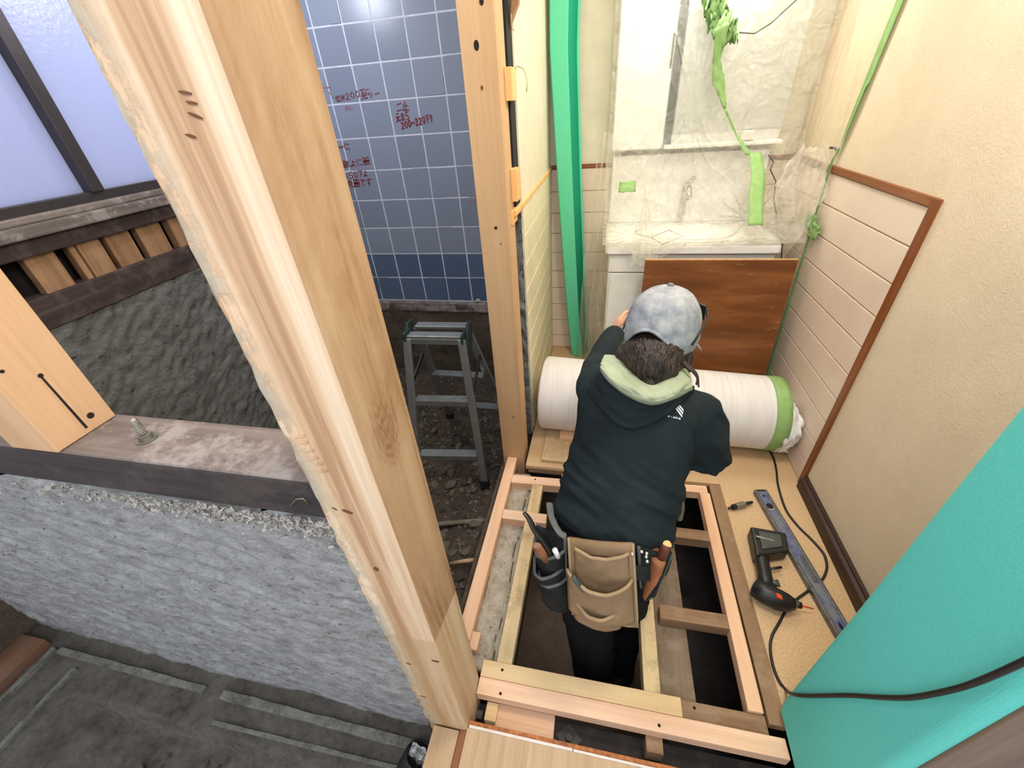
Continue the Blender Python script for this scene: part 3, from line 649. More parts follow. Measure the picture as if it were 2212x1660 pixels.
# pale packers beside the far post and the torn bits on the wall end
for i, (z0, z1, lb) in enumerate(((1.425, 1.507, 'upper pale wooden packing block sticking out beside the clean post'), (1.142, 1.240, 'lower pale wooden packing block just above the cut wall rail'))):
    t = thing('packing_block', lb, 'block', (-.308, 1.49, z0), 'packing blocks by the far post')
    MB().box(-.330, -.289, 1.470, 1.535, z0, z1).obj('block_body', M['paleblock'], t, bevel=.001)
    MB().box(-.331, -.309, 1.4675, 1.4702, z0 + .001, z1 - .001).obj('sawn_face', M['endgrain'], t)
tc = thing('torn_cardboard', 'brown torn cardboard flap hanging from the wall end', 'cardboard', (-.29, 1.58, 1.60))
def flap(u, v): p = Vector((-.296 + .05 * u * (1 - v * .3) + .01 * math.sin(v * 5), 1.575 - .02 * u, 1.80 - .20 * v + .05 * u * v)); return p
MB().grid(flap, 6, 10).obj('flap', M['card'], tc, True, solid=.003)
MB().tube([ony(1104, 30, 1.56), ony(1106, 62, 1.56), ony(1111, 66, 1.555)], .0018, 6).obj('torn_string', M['wire'], tc, True)
tag(MB().tube([onx(1108, 147, -.297), onx(1118, 143, -.295), ony(1130, 148, 1.62), ony(1137, 165, 1.60), ony(1139, 185, 1.59), ony(1137, 198, 1.59)], .0016, 8).obj('loose_wire', M['wire'], smooth=True), 'short stiff wire curling out of the cream wall', 'wire')

# left stub post on the sill, sill beam with anchor bolt
lp = thing('timber_post', 'short orange-lit timber post standing on the weathered sill beam', 'post', (-.97, .41, .96))
lpw = wood('left_post_pine', (214, 176, 138), (192, 150, 112), 'z', 40)
MB().box(-1.030, -.920, .356, .462, .962, 2.40).obj('post_shaft', lpw, lp, bevel=.002)
def onxl(x, y): return onx(x, y, -.9195)
a, b_ = onxl(90, 815), onxl(188, 925)
MB().hexa([a + Vector((0, -.0015, 0)), a + Vector((0, .0015, 0)), a + Vector((-.004, .0015, 0)), a + Vector((-.004, -.0015, 0))], [b_ + Vector((0, -.0022, 0)), b_ + Vector((0, .0022, 0)), b_ + Vector((-.004, .0022, 0)), b_ + Vector((-.004, -.0022, 0))]).obj('split_crack', M['hole'], lp)
for px, py, r_ in ((196, 898, .006), (5, 803, .003), (88, 812, .004)):
    c = onxl(px, py); MB().prism([c + Vector((0, r_ * math.cos(k * .524), r_ * math.sin(k * .524))) for k in range(12)], (-.004, 0, 0)).obj('knot', M['hole'], lp)
sb = thing('sill_beam', 'weathered dark sill beam on top of the low mortar wall', 'beam', (-1.2, .42, .87))
MB().box(-3.0, -.404, .360, .470, .870, .954).obj('beam_body', M['olddark_x'], sb, bevel=.003)
MB().box(-3.0, -.404, .362, .468, .953, .9605).obj('weathered_top', M['sill_top'], sb, bevel=.002)
ca = onz(318, 948, .961); bolt = MB().limb([ca, ca + Vector((0, 0, .042))], [.006, .006], 10)
for k in range(9): z = ca.z + .006 + k * .004; bolt.rings([[Vector((ca.x + r_ * math.cos(q * .524), ca.y + r_ * math.sin(q * .524), zz)) for q in range(12)] for r_, zz in ((.006, z), (.0072, z + .001), (.006, z + .002))])
MBn = MB().prism([ca + Vector((.012 * math.cos(k * 1.047), .012 * math.sin(k * 1.047), .002)) for k in range(6)], (0, 0, .010))
bo = bolt.obj('anchor_bolt', M['steel'], sb, True); MBn.obj('nut', M['steel'], bo, bevel=.001)
MB().prism([ca + Vector((.018 * math.cos(k * .524), .018 * math.sin(k * .524), .0)) for k in range(12)], (0, 0, .002)).obj('washer', M['steel'], bo)
MB().tube([ony(628, 1092, .357), ony(640, 1079, .354), ony(655, 1077, .353), ony(668, 1090, .357)], .0015, 6).obj('bent_nail', M['steel'], sb, True)

# floor frame joists: tops level with the floor
JO = []
def joist(p, q, w_, h_, z, mat, label, nm='floor_joist', holes=(), cat='joist'):
    """p,q: centre line ends on the floor plan; z: top"""
    p = Vector((p[0], p[1], z - h_ / 2)); q = Vector((q[0], q[1], z - h_ / 2))
    o = tag(MB().beam(p, q, w_, h_).obj(nm, mat, bevel=.0015), label, cat, 'timber joists of the floor frame')
    for hx, hy in holes:
        c = onz(hx, hy, z + .0004); disc(c, .0042, .0042, 'screw_hole', M['hole'], o, 'z')
    JO.append(o); return o
joist((-.286, .452), (.545, .452), .044, .042, 0, M['pine_x'], 'pink pine joist across the near edge of the floor hole', holes=((1081, 1499), (1424, 1568)))
joist((-.286, .498), (.292, .498), .046, .042, .0003, M['pale_x'], 'pale dusty pine joist lying behind the pink near joist', holes=((1085, 1448),))
joist((.293, .498), (.512, .498), .046, .045, -.012, M['old_x'], 'old brown joist piece butting the end of the pale dusty joist', holes=((1500, 1530),))
joist((-.368, .565), (-.368, 1.398), .046, .044, 0, M['pine_y'], 'long orange pine joist along the rubble side of the hole')
joist((-.344, 1.262), (-.12, 1.268), .046, .044, 0, M['pine_x'], 'short pine cross joist at the far left corner of the hole', holes=((1156, 1036),))
joist((-.12, 1.300), (.502, 1.316), .040, .042, 0, M['pine_x'], 'far pine cross joist in front of the particle floor, behind the worker')
joist((-.344, 1.066), (-.16, 1.066), .046, .044, 0, M['pine_x'], 'short pine cross joist beside the black tool pouch')
joist((-.222, .522), (-.222, 1.245), .048, .045, -.004, M['pale_y'], 'pale mortar-stained joist beside the old grey mortar ledge')
joist((.216, .520), (.216, 1.285), .046, .060, -.004, M['pale_y'], 'pale yellow joist running down the middle of the hole')
joist((.488, .522), (.488, 1.295), .040, .044, 0, M['pine_y'], 'narrow pine joist along the particle floor edge')
joist((.242, 1.080), (.508, 1.080), .046, .046, -.002, M['old_x'], 'old brown cross joist near the hammer holster')
joist((.258, .760), (.508, .760), .046, .046, -.002, M['old_x'], 'old brown cross joist near the near right corner of the hole')
tag(MB().box(.240, .345, .475, 1.29, -.080, -.050).obj('wide_plank', M['old_y'], bevel=.002), 'wide dusty grey-brown plank under the cross joists', 'plank')
tag(MB().box(-.395, -.34, .50, .565, -.085, -.052).obj('wood_scrap', M['pine_y'], bevel=.002), 'small pine scrap at the foot of the large rough post', 'block')
tag(MB().box(-.355, -.318, .545, .600, -.055, -.012).obj('wood_scrap', M['pine_y'], bevel=.002), 'small upright pine offcut on the end of the mortar ledge', 'block')
# gap in front of the frame
tag(MB().box(-.30, 1.0, .355, .440, -.20, -.105).obj('old_sill', M['olddark_x'], bevel=.003), 'blackened old sill in the gap before the floor frame', 'beam')
tag(MB().box(-.225, -.055, .362, .436, -.105, -.060).obj('pink_board', M['pine_x'], bevel=.002), 'pinkish board offcut in the gap before the floor frame', 'board')
tag(MB().box(-.256, -.222, .385, .430, -.104, -.045).obj('pale_packer', M['pale_x'], bevel=.001), 'small pale packer under the left end of the pink joist', 'block')
tag(MB().box(.196, .240, .395, .432, -.104, -.042).obj('grey_packer', M['old_x'], bevel=.001), 'greyish packer under the middle of the pink joist', 'block')
dw = thing('washer_plate', 'dark diamond washer plate with bolt on the blackened sill', 'washer', (-.005, .40, -.10))
c = Vector((-.012, .402, -.105)); MB().prism([c + Vector((.04, 0, 0)), c + Vector((0, .034, 0)), c + Vector((-.04, 0, 0)), c + Vector((0, -.034, 0))], (0, 0, .005)).obj('plate', M['steel_dark'], dw, bevel=.001)
MB().prism([c + Vector((.011 * math.cos(k * 1.047), .011 * math.sin(k * 1.047), .005)) for k in range(6)], (0, 0, .010)).obj('nut', M['steel_dark'], dw, bevel=.001)
for i, cc in enumerate(((-.283, .375), (-.283, .405), (-.248, .372))):
    tag(MB().box(cc[0] - .014, cc[0] + .014, cc[1] - .012, cc[1] + .012, -.104, -.075 - .004 * i).obj('mortar_lump', M['grime'], bevel=.005), ('grey mortar lump nearest the post in the gap', 'grey mortar lump behind the others in the gap', 'grey mortar lump in front of the pale packer')[i], 'rubble', 'mortar lumps in the gap')
# threshold
th = struct(MB().box(-.289, .56, -.30, .348, -.016, 0).obj('floor_threshold', M['plyfloor'], bevel=.001))
MB().box(-.285, .0, .3482, .355, -.012, .0008).obj('white_edge_strip', M['white_strip'], th); MB().box(.002, .50, .3482, .354, -.012, .0008).obj('white_edge_strip', M['white_strip'], th)
MB().box(-.30, .56, .3552, .366, -.03, -.003).obj('torn_ply_edge', M['plyedge'], th, bevel=.002)
MB().box(-.309, -.290, -.30, .352, -.03, -.003).obj('brown_edge_strip', M['brownstrip'], th, bevel=.002)
MB().box(-.384, -.310, -.30, .338, -.03, -.002).obj('side_board', M['plyfloor'], th, bevel=.002)


# =================================================================== OBJECTS
# foam guard on the near door jamb, jamb behind it
jm = struct(MB().box(.566, .72, .312, .50, -.002, 2.4).obj('door_jamb', wood('jamb_wood', (120, 98, 80), (98, 80, 64), 'z'), bevel=.003))
def arc(cx, cy, r, a0, a1, n=6): return [(cx + r * math.cos(R(lerp(a0, a1, k / n))), cy + r * math.sin(R(lerp(a0, a1, k / n)))) for k in range(n + 1)]
outer = [(.568, .316)] + arc(.562, .334, .018, 250, 180, 5) + arc(.575, .522, .031, 180, 90, 8) + [(.66, .553)]
inner = [(.66, .540)] + arc(.578, .520, .020, 90, 180, 6) + arc(.564, .336, .006, 180, 250, 3) + [(.569, .324)]
gpoly = outer + inner[0:]
jg = MB(); rs = []
for k in range(30):
    z = .003 + 2.3 * k / 29; s = 1 + .01 * nz((1, z * 3, 2)); rs.append([Vector(((x - .6) * s + .6, (y - .44) * s + .44, z + (.05 * max(0, (y - .47) / .083) ** 2 if k == 0 else 0))) for x, y in gpoly])
tag(jg.rings(rs).obj('foam_guard', M['foam_teal'], smooth=False, bevel=.003), 'wide teal foam guard wrapped round the near door jamb', 'guard')

# green corner guard leaning in the back left corner
gg = thing('corner_guard', 'tall green foam corner guard leaning in the back left corner', 'guard', (-.12, 2.42, 0))
def gprof(z):
    t = z / 2.0; bow = math.sin(min(1, t) * math.pi) * .012
    x0 = lerp(-.156, -.283, min(1, t * 1.25) ** .8) - bow * .3; return x0, lerp(2.385, 2.36, t), lerp(.074, .088, t)
a = []; b2 = []
for k in range(40):
    z = .002 + 2.1 * k / 39; x0, y0, wd = gprof(z)
    a.append([Vector((x0, y0 + .012, z)), Vector((x0 + .006, y0, z)), Vector((x0 + wd, y0 - .012, z)), Vector((x0 + wd, y0 + .004, z)), Vector((x0 + .01, y0 + .018, z))])
    b2.append([Vector((x0 + wd + .0005, y0 - .010, z)), Vector((x0 + wd + .034, y0 + .078, z)), Vector((x0 + wd + .022, y0 + .082, z)), Vector((x0 + wd + .0005, y0 + .01, z))])
MB().rings(a).obj('light_wing', M['foam_green'], gg, bevel=.003); lab(MB().rings(b2).obj('shaded_wing', M['foam_shaded'], gg, bevel=.002), 'green wing turned from the light, shade put into its colour')  # second wing is the same foam, darkened in colour for its shade
e = MB(); rs = []
for k in range(40):
    z = .002 + 2.1 * k / 39; x0, y0, wd = gprof(z); c = Vector((x0 + wd + .033, y0 + .080, z)); rs.append([c + Vector((0, -.004, 0)), c + Vector((.011, -.002, 0)), c + Vector((.009, .008, 0)), c + Vector((-.004, .006, 0))])
e.rings(rs).obj('edge_lip', M['foam_green'], gg, bevel=.001)

# vanity
va = thing('vanity_unit', 'white vanity cabinet with rounded counter under the plastic sheet', 'vanity', (.39, 2.24, 0))
MB().box(.035, .758, 2.030, 2.486, .06, .795).obj('carcass', M['cabinet'], va, bevel=.002)
MB().box(.05, .745, 2.06, 2.48, 0, .06).obj('plinth', M['greyplastic'], va)
MB().box(.037, .215, 2.012, 2.030, .065, .700).obj('door', M['cabinet'], va, bevel=.003); MB().box(.218, .756, 2.012, 2.030, .065, .700).obj('door', M['cabinet'], va, bevel=.003)
MB().box(.037, .756, 2.012, 2.030, .706, .79).obj('drawer', M['cabinet'], va, bevel=.003)
top = MB()
prof = arc(.05, 2.03, .03, 270, 180, 6); prof = [(x, y) for x, y in arc(.045, 2.022, .03, 180, 270, 6)] + [(x, y) for x, y in arc(.748, 2.022, .03, 270, 360, 6)] + [(.778, 2.486), (.015, 2.486)]
top.prism([(x, y, .797) for x, y in prof], (0, 0, .036)).obj('counter', M['enamel'], va, bevel=.006, seg=3)
MB().ell((.40, 2.24, .834), (Vector((.24, 0, 0)), Vector((0, .15, 0)), Vector((0, 0, .02))), 28, 8).obj('basin_rim', M['enamel'], va, True)
tp_ = MB().tube([(.40, 2.42, .83), (.40, 2.42, .98), (.40, 2.39, 1.02), (.40, 2.32, 1.02), (.40, 2.28, .98)], .014, 10).obj('tap', M['chrome'], va, True); MB().limb([(.40, 2.42, 1.02), (.43, 2.41, 1.05)], [.012, .01]).obj('tap_lever', M['chrome'], tp_, True)
MB().box(.03, .765, 2.44, 2.486, .834, 1.16).obj('splashback', M['enamel'], va, bevel=.004)
mc = thing('mirror_cabinet', 'tall white mirror cabinet on the back wall behind plastic', 'cabinet', (.39, 2.4, 1.2))
MB().box(.018, .772, 2.405, 2.486, 1.185, 1.96).obj('carcass', M['cabinet'], mc, bevel=.003)
dr = MB().box(.022, .255, 2.378, 2.404, 1.19, 1.955).obj('door', M['enamel'], mc, bevel=.004); MB().box(.246, .253, 2.370, 2.378, 1.5, 1.62).obj('pull', M['greyplastic'], dr)
MB().box(.30, .768, 2.396, 2.406, 1.25, 1.90).obj('mirror_panel', M['mirror'], mc); MB().box(.262, .296, 2.398, 2.4055, 1.19, 1.95).obj('grey_reveal', M['greyplastic'], mc)
MB().box(.262, .768, 2.33, 2.404, 1.190, 1.205).obj('shelf', M['enamel'], mc, bevel=.003)
tag(MB().box(.60, .648, 2.34, 2.395, 1.208, 1.245).obj('small_box', M['cabinet'], bevel=.004), 'small pale box on the mirror shelf seen through plastic', 'box')

# plastic sheets
def wr_(u, v, k): return nz((u * 5 + v * 3, v * 6 - u * 2, k)) * .6 + nz((u * 14 - v * 9, v * 16 + u * 8, k + 3)) * .3 + nz((u * 33, v * 30, k + 6)) * .12
def sheet_p(u, v):
    x = lerp(.0, .845, u); k = wr_(u, v, 1.)
    prof = [(2.335, 2.10), (2.330, 1.70), (2.322, 1.24), (2.28, 1.05), (2.16, .93), (2.02, .865), (1.968, .845), (1.962, .80), (1.958, .755)]
    s = v * (len(prof) - 1); i = min(int(s), len(prof) - 2); f = s - i; y = lerp(prof[i][0], prof[i + 1][0], f); z = lerp(prof[i][1], prof[i + 1][1], f)
    if v > .62: z = max(z, .842) if v < .74 else z
    am = .035 if v < .55 else .016
    y -= am * (k + .25); z += .014 * k * (1 if .35 < v < .72 else .3)
    if v > .72: fl_ = max(0, .75 - abs(u - .26) / .22); z = lerp(.843, .843 - .11 * fl_, (v - .72) / .28) + .008 * abs(k); y = lerp(2.03, (1.975 if fl_ > 0 else 2.008 + .02 * k) - .02 * abs(k), min(1, (v - .72) / .1))
    x += .025 * nz((v * 5, u * 4, 8))
    for au, av, fr_, am_, rad in ((.42, .22, 17, .034, .45), (.13, .60, 13, .026, .35), (.78, .52, 15, .026, .35), (.55, .66, 11, .022, .4)):
        du, dv = u - au, (v - av) * 1.3; rr = math.hypot(du, dv); fo = max(0, 1 - rr / rad) * min(1, rr / .06)
        if fo > 0: y -= am_ * fo * (1 - abs(math.sin(math.atan2(dv, du) * fr_ / 2 + 2 * nz((rr * 6, au * 9, 2))))) ** 5
    return Vector((x, y, z))
ps = tag(MB().grid(sheet_p, 150, 220).obj('plastic_sheet', M['film'], smooth=True), 'wrinkled clear plastic sheet draped over the vanity and mirror cabinet', 'plastic sheet')
def side_p(u, v):
    z = lerp(1.28, .012, v); sp = .02 + .075 * min(1, v * 1.6); x = lerp(.055, -.035 - sp * .6, u) - .02 * v; y = lerp(2.02 - .05 * v, 2.32, u); k = nz((u * 7, v * 2.2, 3)) + .5 * nz((u * 18, v * 6, 5))
    return Vector((x + .018 * k, y + .02 * k, z))
MB().grid(side_p, 40, 90).obj('side_drape', M['film_thin'], ps, True)
def bunch_p(u, v):
    z = lerp(1.20, .72, v); ang = lerp(-.4, 3.4, u); r = .035 + .055 * math.sin(min(1, v * 1.2) * math.pi) * (1 + .5 * nz((u * 5, v * 7, 2))); k = nz((u * 9, v * 9, 7))
    return Vector((.80 + r * math.cos(ang) * 1.1 - .03 * v + .014 * k, 2.06 - r * math.sin(ang) * .8 + .016 * k, z + .02 * nz((u * 6, v * 3, 1)) + .05 * (u - .5) * v))
MB().grid(bunch_p, 50, 60).obj('gathered_fold', M['film'], ps, True)
def gath_p(u, v):
    p0 = ony(1395, 405, 2.10).lerp(ony(1390, 400, 2.10), u); p1 = Vector((lerp(.13, .26, u), 1.965, .76)); t = v
    q = p0.lerp(p1, t); return q + Vector((0, -.02 - .02 * math.sin(t * 3.14) - .008 * math.sin(u * 22), .02 * math.sin(t * 3.14)))
MB().grid(gath_p, 30, 30).obj('pleated_corner', M['film'], ps, True)
def strip(pts, widths, par, mat=None, wob=.004, nm='tape_strip', tw=0., nu=4):
    """a ribbon through points; widths along X"""
    P = [Vector(q) for q in pts]; n = len(P) - 1
    def f(u, v):
        s = v * n; i = min(int(s), n - 1); t = s - i; q = P[i].lerp(P[i + 1], t); wd = lerp(widths[i], widths[i + 1], t)
        return q + Vector(((u - .5) * wd, wob * nz((u * 5, v * 12, 3)) + tw * (u - .5) * wd, wob * nz((u * 7, v * 15, 1))))
    return MB().grid(f, nu, 8 * n).obj(nm, mat or M['tape'], par, True, solid=.0006)
yb = 2.275
strip([ony(1530, -30, yb), ony(1545, 20, yb), ony(1560, 55, yb), ony(1575, 92, yb)], [.07, .085, .10, .07], ps, wob=.05, nu=10)
strip([ony(1575, 20, yb - .01), ony(1560, 60, yb - .03), ony(1548, 130, yb), ony(1552, 175, yb), ony(1566, 235, yb)], [.03, .05, .03, .05, .012], ps, wob=.012)
strip([ony(1566, 235, yb), ony(1590, 290, yb), ony(1618, 335, 2.23)], [.012, .01, .03], ps, wob=.004)
strip([ony(1632, 330, 2.21), ony(1638, 380, 2.13), ony(1634, 430, 2.06), ony(1632, 487, 1.985)], [.05, .058, .060, .060], ps, wob=.004)
strip([ony(1356, 392, 2.145), ony(1354, 415, 2.12)], [.074, .078], ps, wob=.006)
lc = tag(MB().tube([ony(1597, 70, 2.25), ony(1630, 72, 2.24), ony(1665, 50, 2.23), ony(1725, -5, 2.23)], .0032, 6).obj('hanging_wire', M['wiregrey'], smooth=True), 'thin grey wire sagging across the plastic near the top', 'wire')
tag(MB().tube([ony(1660, 335, 2.25), ony(1671, 350, 2.25), ony(1664, 367, 2.24), ony(1676, 392, 2.2), ony(1671, 430, 2.12), ony(1677, 463, 2.06)], .0022, 6).obj('power_lead', M['cable'], smooth=True), 'short dark lead behind the plastic beside the counter', 'cable')
tag(MB().tube([ony(1690, 525, 2.0), ony(1688, 560, 2.0), (.79, 1.99, .6), (.836, 1.95, .3), (.838, 1.90, .12), (.838, 1.86, .01)], .003, 6).obj('appliance_lead', M['cable'], smooth=True), 'dark lead hanging down the right edge of the vanity', 'cable')
fr = thing('thin_frame', 'small thin brownish frame lying on the vanity counter', 'frame', (.22, 2.05, .85))
q = [ony(1406, 513, 1.99), ony(1445, 497, 2.06), ony(1475, 511, 2.05), ony(1432, 528, 1.965)]
MB().tube(q + [q[0]], .0016, 6).obj('frame_wire', M['wire'], fr, True); MB().add([p - Vector((0, 0, .0015)) for p in q], [(0, 1, 2, 3)]).obj('clear_pane', M['film'], fr, solid=.0006)
# film on the right wall with its tape line
pw_ = tag(MB().grid(lambda u, v: Vector((WR - .018 - .010 * (nz((u * 3, v * 8, 1)) + .5 * nz((u * 10, v * 12, 4))) - .03 * u * (1 - u) * 2, lerp(2.03 + .012 * math.sin(v * 6), 2.47, u), lerp(2.3, .02, v))), 24, 90).obj('plastic_film', M['film_wall'], smooth=True), 'clear masking film taped to the right wall beside the vanity', 'plastic sheet')
def tapeline(zs, ws):
    def f(u, v):
        s = v * (len(zs) - 1); i = min(int(s), len(zs) - 2); t = s - i; z = lerp(zs[i], zs[i + 1], t); wd = lerp(ws[i], ws[i + 1], t); yc = onx(1950, 0, WR).y + (2.047 - 1.978) * (1.61 - z) / .45
        return Vector((WR - .006 - .010 * (1 - u) * (1 if z < 1.4 else .4), min(yc, 2.055) + (u - .5) * wd, z))
    return MB().grid(f, 3, 40)
tapeline([2.3, 1.6, 1.4, 1.25, 1.17], [.06, .055, .05, .04, .012]).obj('tape_strip', M['tape'], pw_, True, solid=.0006)
MB().tube([(WR - .010, 2.045, 1.19), (WR - .016, 2.05, 1.15), (WR - .016, 2.035, .9), (WR - .016, 2.015, .6), (WR - .016, 1.98, .2), (WR - .012, 1.97, .10)], .0042, 6).obj('tape_edge', M['cordgreen'], pw_, True)
MB().tube([onx(1792, 319, WR - .03), onx(1803, 320, WR - .012), onx(1809, 327, WR - .008)], .004, 6).obj('tape_curl', M['darkgreen'], pw_, True)
for px, py in ((1750, 478), (1757, 500)):
    c = onx(px, py, WR - .025); MB().grid(lambda u, v: c + Vector((.02 * nz((u * 5, v * 5, px)), (u - .5) * .09, (v - .5) * .06 + .01 * nz((u * 7, v * 4, 2)))), 8, 6).obj('tape_strip', M['tape'], pw_, True, solid=.0006)

# brown board, roll, block
def bp(x, t, o=0.): return Vector((x, lerp(1.856, 1.928, t) - o, lerp(.002, .795, t)))
bd = thing('leaning_board', 'stained brown board leaning against the vanity front', 'board', (.5, 1.9, 0))
MB().hexa([bp(.195, 0), bp(.815, 0), bp(.815, 1), bp(.195, 1)], [bp(.195, 0, .012), bp(.815, 0, .012), bp(.815, 1, .012), bp(.195, 1, .012)]).obj('panel_face', M['board'], bd, bevel=.001)
MB().hexa([bp(.195, 1, -.0002), bp(.815, 1, -.0002), bp(.815, 1.004, -.0002), bp(.195, 1.004, -.0002)], [bp(.195, 1, .0122), bp(.815, 1, .0122), bp(.815, 1.004, .0122), bp(.195, 1.004, .0122)]).obj('raw_edge', M['boardedge'], bd)
rl = thing('material_roll', 'thick white fleece roll lying across the floor by the worker', 'roll', (.28, 1.66, 0))
RA, RB = Vector((-.245, 1.690, .190)), Vector((.806, 1.655, .176))
def rollrings(t0, t1, n, dr=0., amp=.002):
    rs = []
    for k in range(n):
        t = lerp(t0, t1, k / (n - 1)); c = RA.lerp(RB, t); r = lerp(.185, .168, t) + dr
        rs.append([c + Vector((.012 * math.cos(a) if t < .02 else 0, r * math.cos(a) * (1 + .0), r * math.sin(a))) + Vector((0, amp * nz((t * 6, math.cos(a) * 2, math.sin(a) * 2)), amp * nz((t * 6, math.sin(a) * 2, 3)))) for a in [2 * math.pi * q / 56 for q in range(56)]])
    return rs
MB().rings(rollrings(0, 1, 24)).obj('fleece', M['roll'], rl, True, bevel=.012, seg=3)
MB().rings(rollrings(.955, 1.012, 4, .002, .003)).obj('tape_band', M['tape'], rl, True)
def crum(u, v):
    a = 2 * math.pi * u; c = RA.lerp(RB, 1.0) + Vector((.078 * v * (1 + .25 * math.sin(a * 3)), -.035 * v, -.055 * v)); r = .168 * (1 - .45 * v ** 1.6) * (1 + .16 * nz((math.cos(a) * 4, math.sin(a) * 4, v * 5)) * v * 2)
    p = c + Vector((.012 * nz((math.cos(a) * 7, math.sin(a) * 7, v * 6)), r * math.cos(a), r * math.sin(a))); p.x = min(p.x, WR - .012); p.z = max(p.z, .004); return p
MB().grid(crum, 60, 16).obj('plastic_wrap', M['wrap'], rl, True, solid=.001)
tag(MB().box(-.165, -.03, 1.452, 1.600, .0, .014).obj('floor_block', M['pine_x'], bevel=.002) if False else MB().box(-.152, .02, 1.530, 1.580, .016, .040).obj('wood_block', M['pine_x'], bevel=.002), 'pinkish wooden block tucked under the left of the white roll', 'block')
tag(MB().box(-.225, .05, 1.385, 1.62, .0012, .015).obj('scrap_ply', M['particle2'], bevel=.001), 'scrap ply piece on the floor before the white roll', 'board')

# spirit level
sl = thing('spirit_level', 'long scuffed blue and grey spirit level on the particle floor', 'level', (.74, 1.03, 0))
LA, LB = Vector((.706, 1.322, 0)), Vector((.818, .620, 0)); ld = (LB - LA).normalized(); ls = Vector((-ld.y, ld.x, 0)); LN = (LB - LA).length
def lbox(t0, t1, s0, s1, z0, z1):
    P = lambda t, s, z: LA + ld * t + ls * s + Vector((0, 0, z)); return MB().hexa([P(t0, s0, z0), P(t0, s1, z0), P(t0, s1, z1), P(t0, s0, z1)], [P(t1, s0, z0), P(t1, s1, z0), P(t1, s1, z1), P(t1, s0, z1)])
lbox(.004, LN, -.019, .019, .002, .0205).obj('web', M['level_web'], sl)
lbox(0, LN, -.025, -.015, .001, .024).obj('rail', M['level_rail'], sl, bevel=.0015); lbox(0, LN, .015, .025, .001, .024).obj('rail', M['level_rail'], sl, bevel=.0015)
lbox(-.002, .006, -.024, .024, .002, .023).obj('end_cap', M['black'], sl, bevel=.002)
def ldisc(t, rx, ry, mat, nm, z=.0207):
    c = LA + ld * t + Vector((0, 0, z)); MB().prism([c + ld * rx * math.cos(k * .524) + ls * ry * math.sin(k * .524) for k in range(12)], (0, 0, .001)).obj(nm, mat, sl)
ldisc(.030, .005, .005, M['hole'], 'hang_hole'); ldisc(.082, .014, .012, M['hole'], 'vial_window'); ldisc(.098, .006, .013, M['chrome'], 'vial')
ldisc(.54, .012, .005, M['hole'], 'vial_window')
lbox(.30, .40, -.004, .020, .0206, .0225).obj('hand_grip', M['level_rail'], sl, bevel=.001)
# socket bit holder
so = thing('socket_adapter', 'small steel socket adapter beside the tip of the spirit level', 'tool', (.60, 1.225, 0))
sa, sbv = Vector((.560, 1.212, .013)), Vector((.668, 1.262, .013)); sd = (sbv - sa).normalized()
P = lambda t: sa + sd * t
MB().tube([P(.0), P(.02)], [.004, .006], 10).obj('bit_tip', M['black'], so, True); MB().tube([P(.018), P(.020), P(.036), P(.038)], [.008, .011, .011, .009], 12).obj('collar', M['black'], so)
MB().tube([P(.036), P(.04), P(.075), P(.078)], [.009, .0125, .0125, .010], 14).obj('sleeve', M['steel'], so); MB().tube([P(.077), P(.112)], [.008, .005], 10).obj('shank', M['black'], so)

# impact driver lying on its side
idr = thing('impact_driver', 'black cordless impact driver lying beside the spirit level', 'drill', (.65, .96, 0))
hd = [onz(1628, 1268, .036), onz(1650, 1281, .036), onz(1680, 1296, .036), onz(1702, 1303, .036), onz(1716, 1306, .036)]
MB().tube([hd[0] - (hd[1] - hd[0]) * .15, hd[0], hd[1], hd[2], hd[3], hd[4]], [.014, .030, .034, .034, .028, .018], 18).obj('motor_housing', M['black'], idr, True)
MB().tube([onz(1714, 1306, .036), onz(1719, 1307, .036)], [.017, .016], 14).obj('silver_ring', M['chrome'], idr, True)
MB().tube([onz(1718, 1306, .036), onz(1731, 1309, .036)], [.012, .010], 12).obj('chuck', M['black'], idr, True)
lab(MB().tube([onz(1731, 1309, .034), onz(1742, 1312, .03), onz(1757, 1316, .025)], [.0032, .003, .002], 8).obj('driver_bit', M['orange'], idr, True), 'orange tipped driver bit')
ha, hb = onz(1658, 1272, .034), onz(1643, 1196, .034)
MB().tube([ha, ha.lerp(hb, .35), ha.lerp(hb, .75), hb], [.028, .023, .023, .027], 14, flat=.85).obj('handle', M['black'], idr, True)
ba = [onz(1612, 1158, .0), onz(1688, 1172, .0), onz(1694, 1212, .0), onz(1625, 1222, .0)]
MB().prism([p + Vector((0, 0, .004)) for p in ba], (0, 0, .056)).obj('battery', M['black'], idr, bevel=.008, seg=3)
bq = [ba[0].lerp(ba[2], .14), ba[1].lerp(ba[3], .14)]
cen = (ba[0] + ba[1] + ba[2] + ba[3]) / 4
MB().prism([cen.lerp(p, .62) + Vector((0, 0, .058)) for p in ba], (0, 0, .008)).obj('battery_top', M['greyplastic'], idr, bevel=.003)
g0 = onz(1655, 1162, .064); MB().prism([g0 + Vector((-.035, .004, 0)), g0 + Vector((.022, -.006, 0)), g0 + Vector((.024, -.014, 0)), g0 + Vector((-.033, -.004, 0))], (0, 0, .002)).obj('grey_label', M['alu'], idr)
MB().tube([onz(1668, 1262, .045), onz(1678, 1258, .04), onz(1680, 1268, .035)], .009, 10).obj('trigger', M['greyplastic'], idr, True)
MB().tube([onz(1664, 1230, .03), onz(1688, 1226, .02)], .005, 8, flat=.6).obj('belt_hook', M['black'], idr, True)
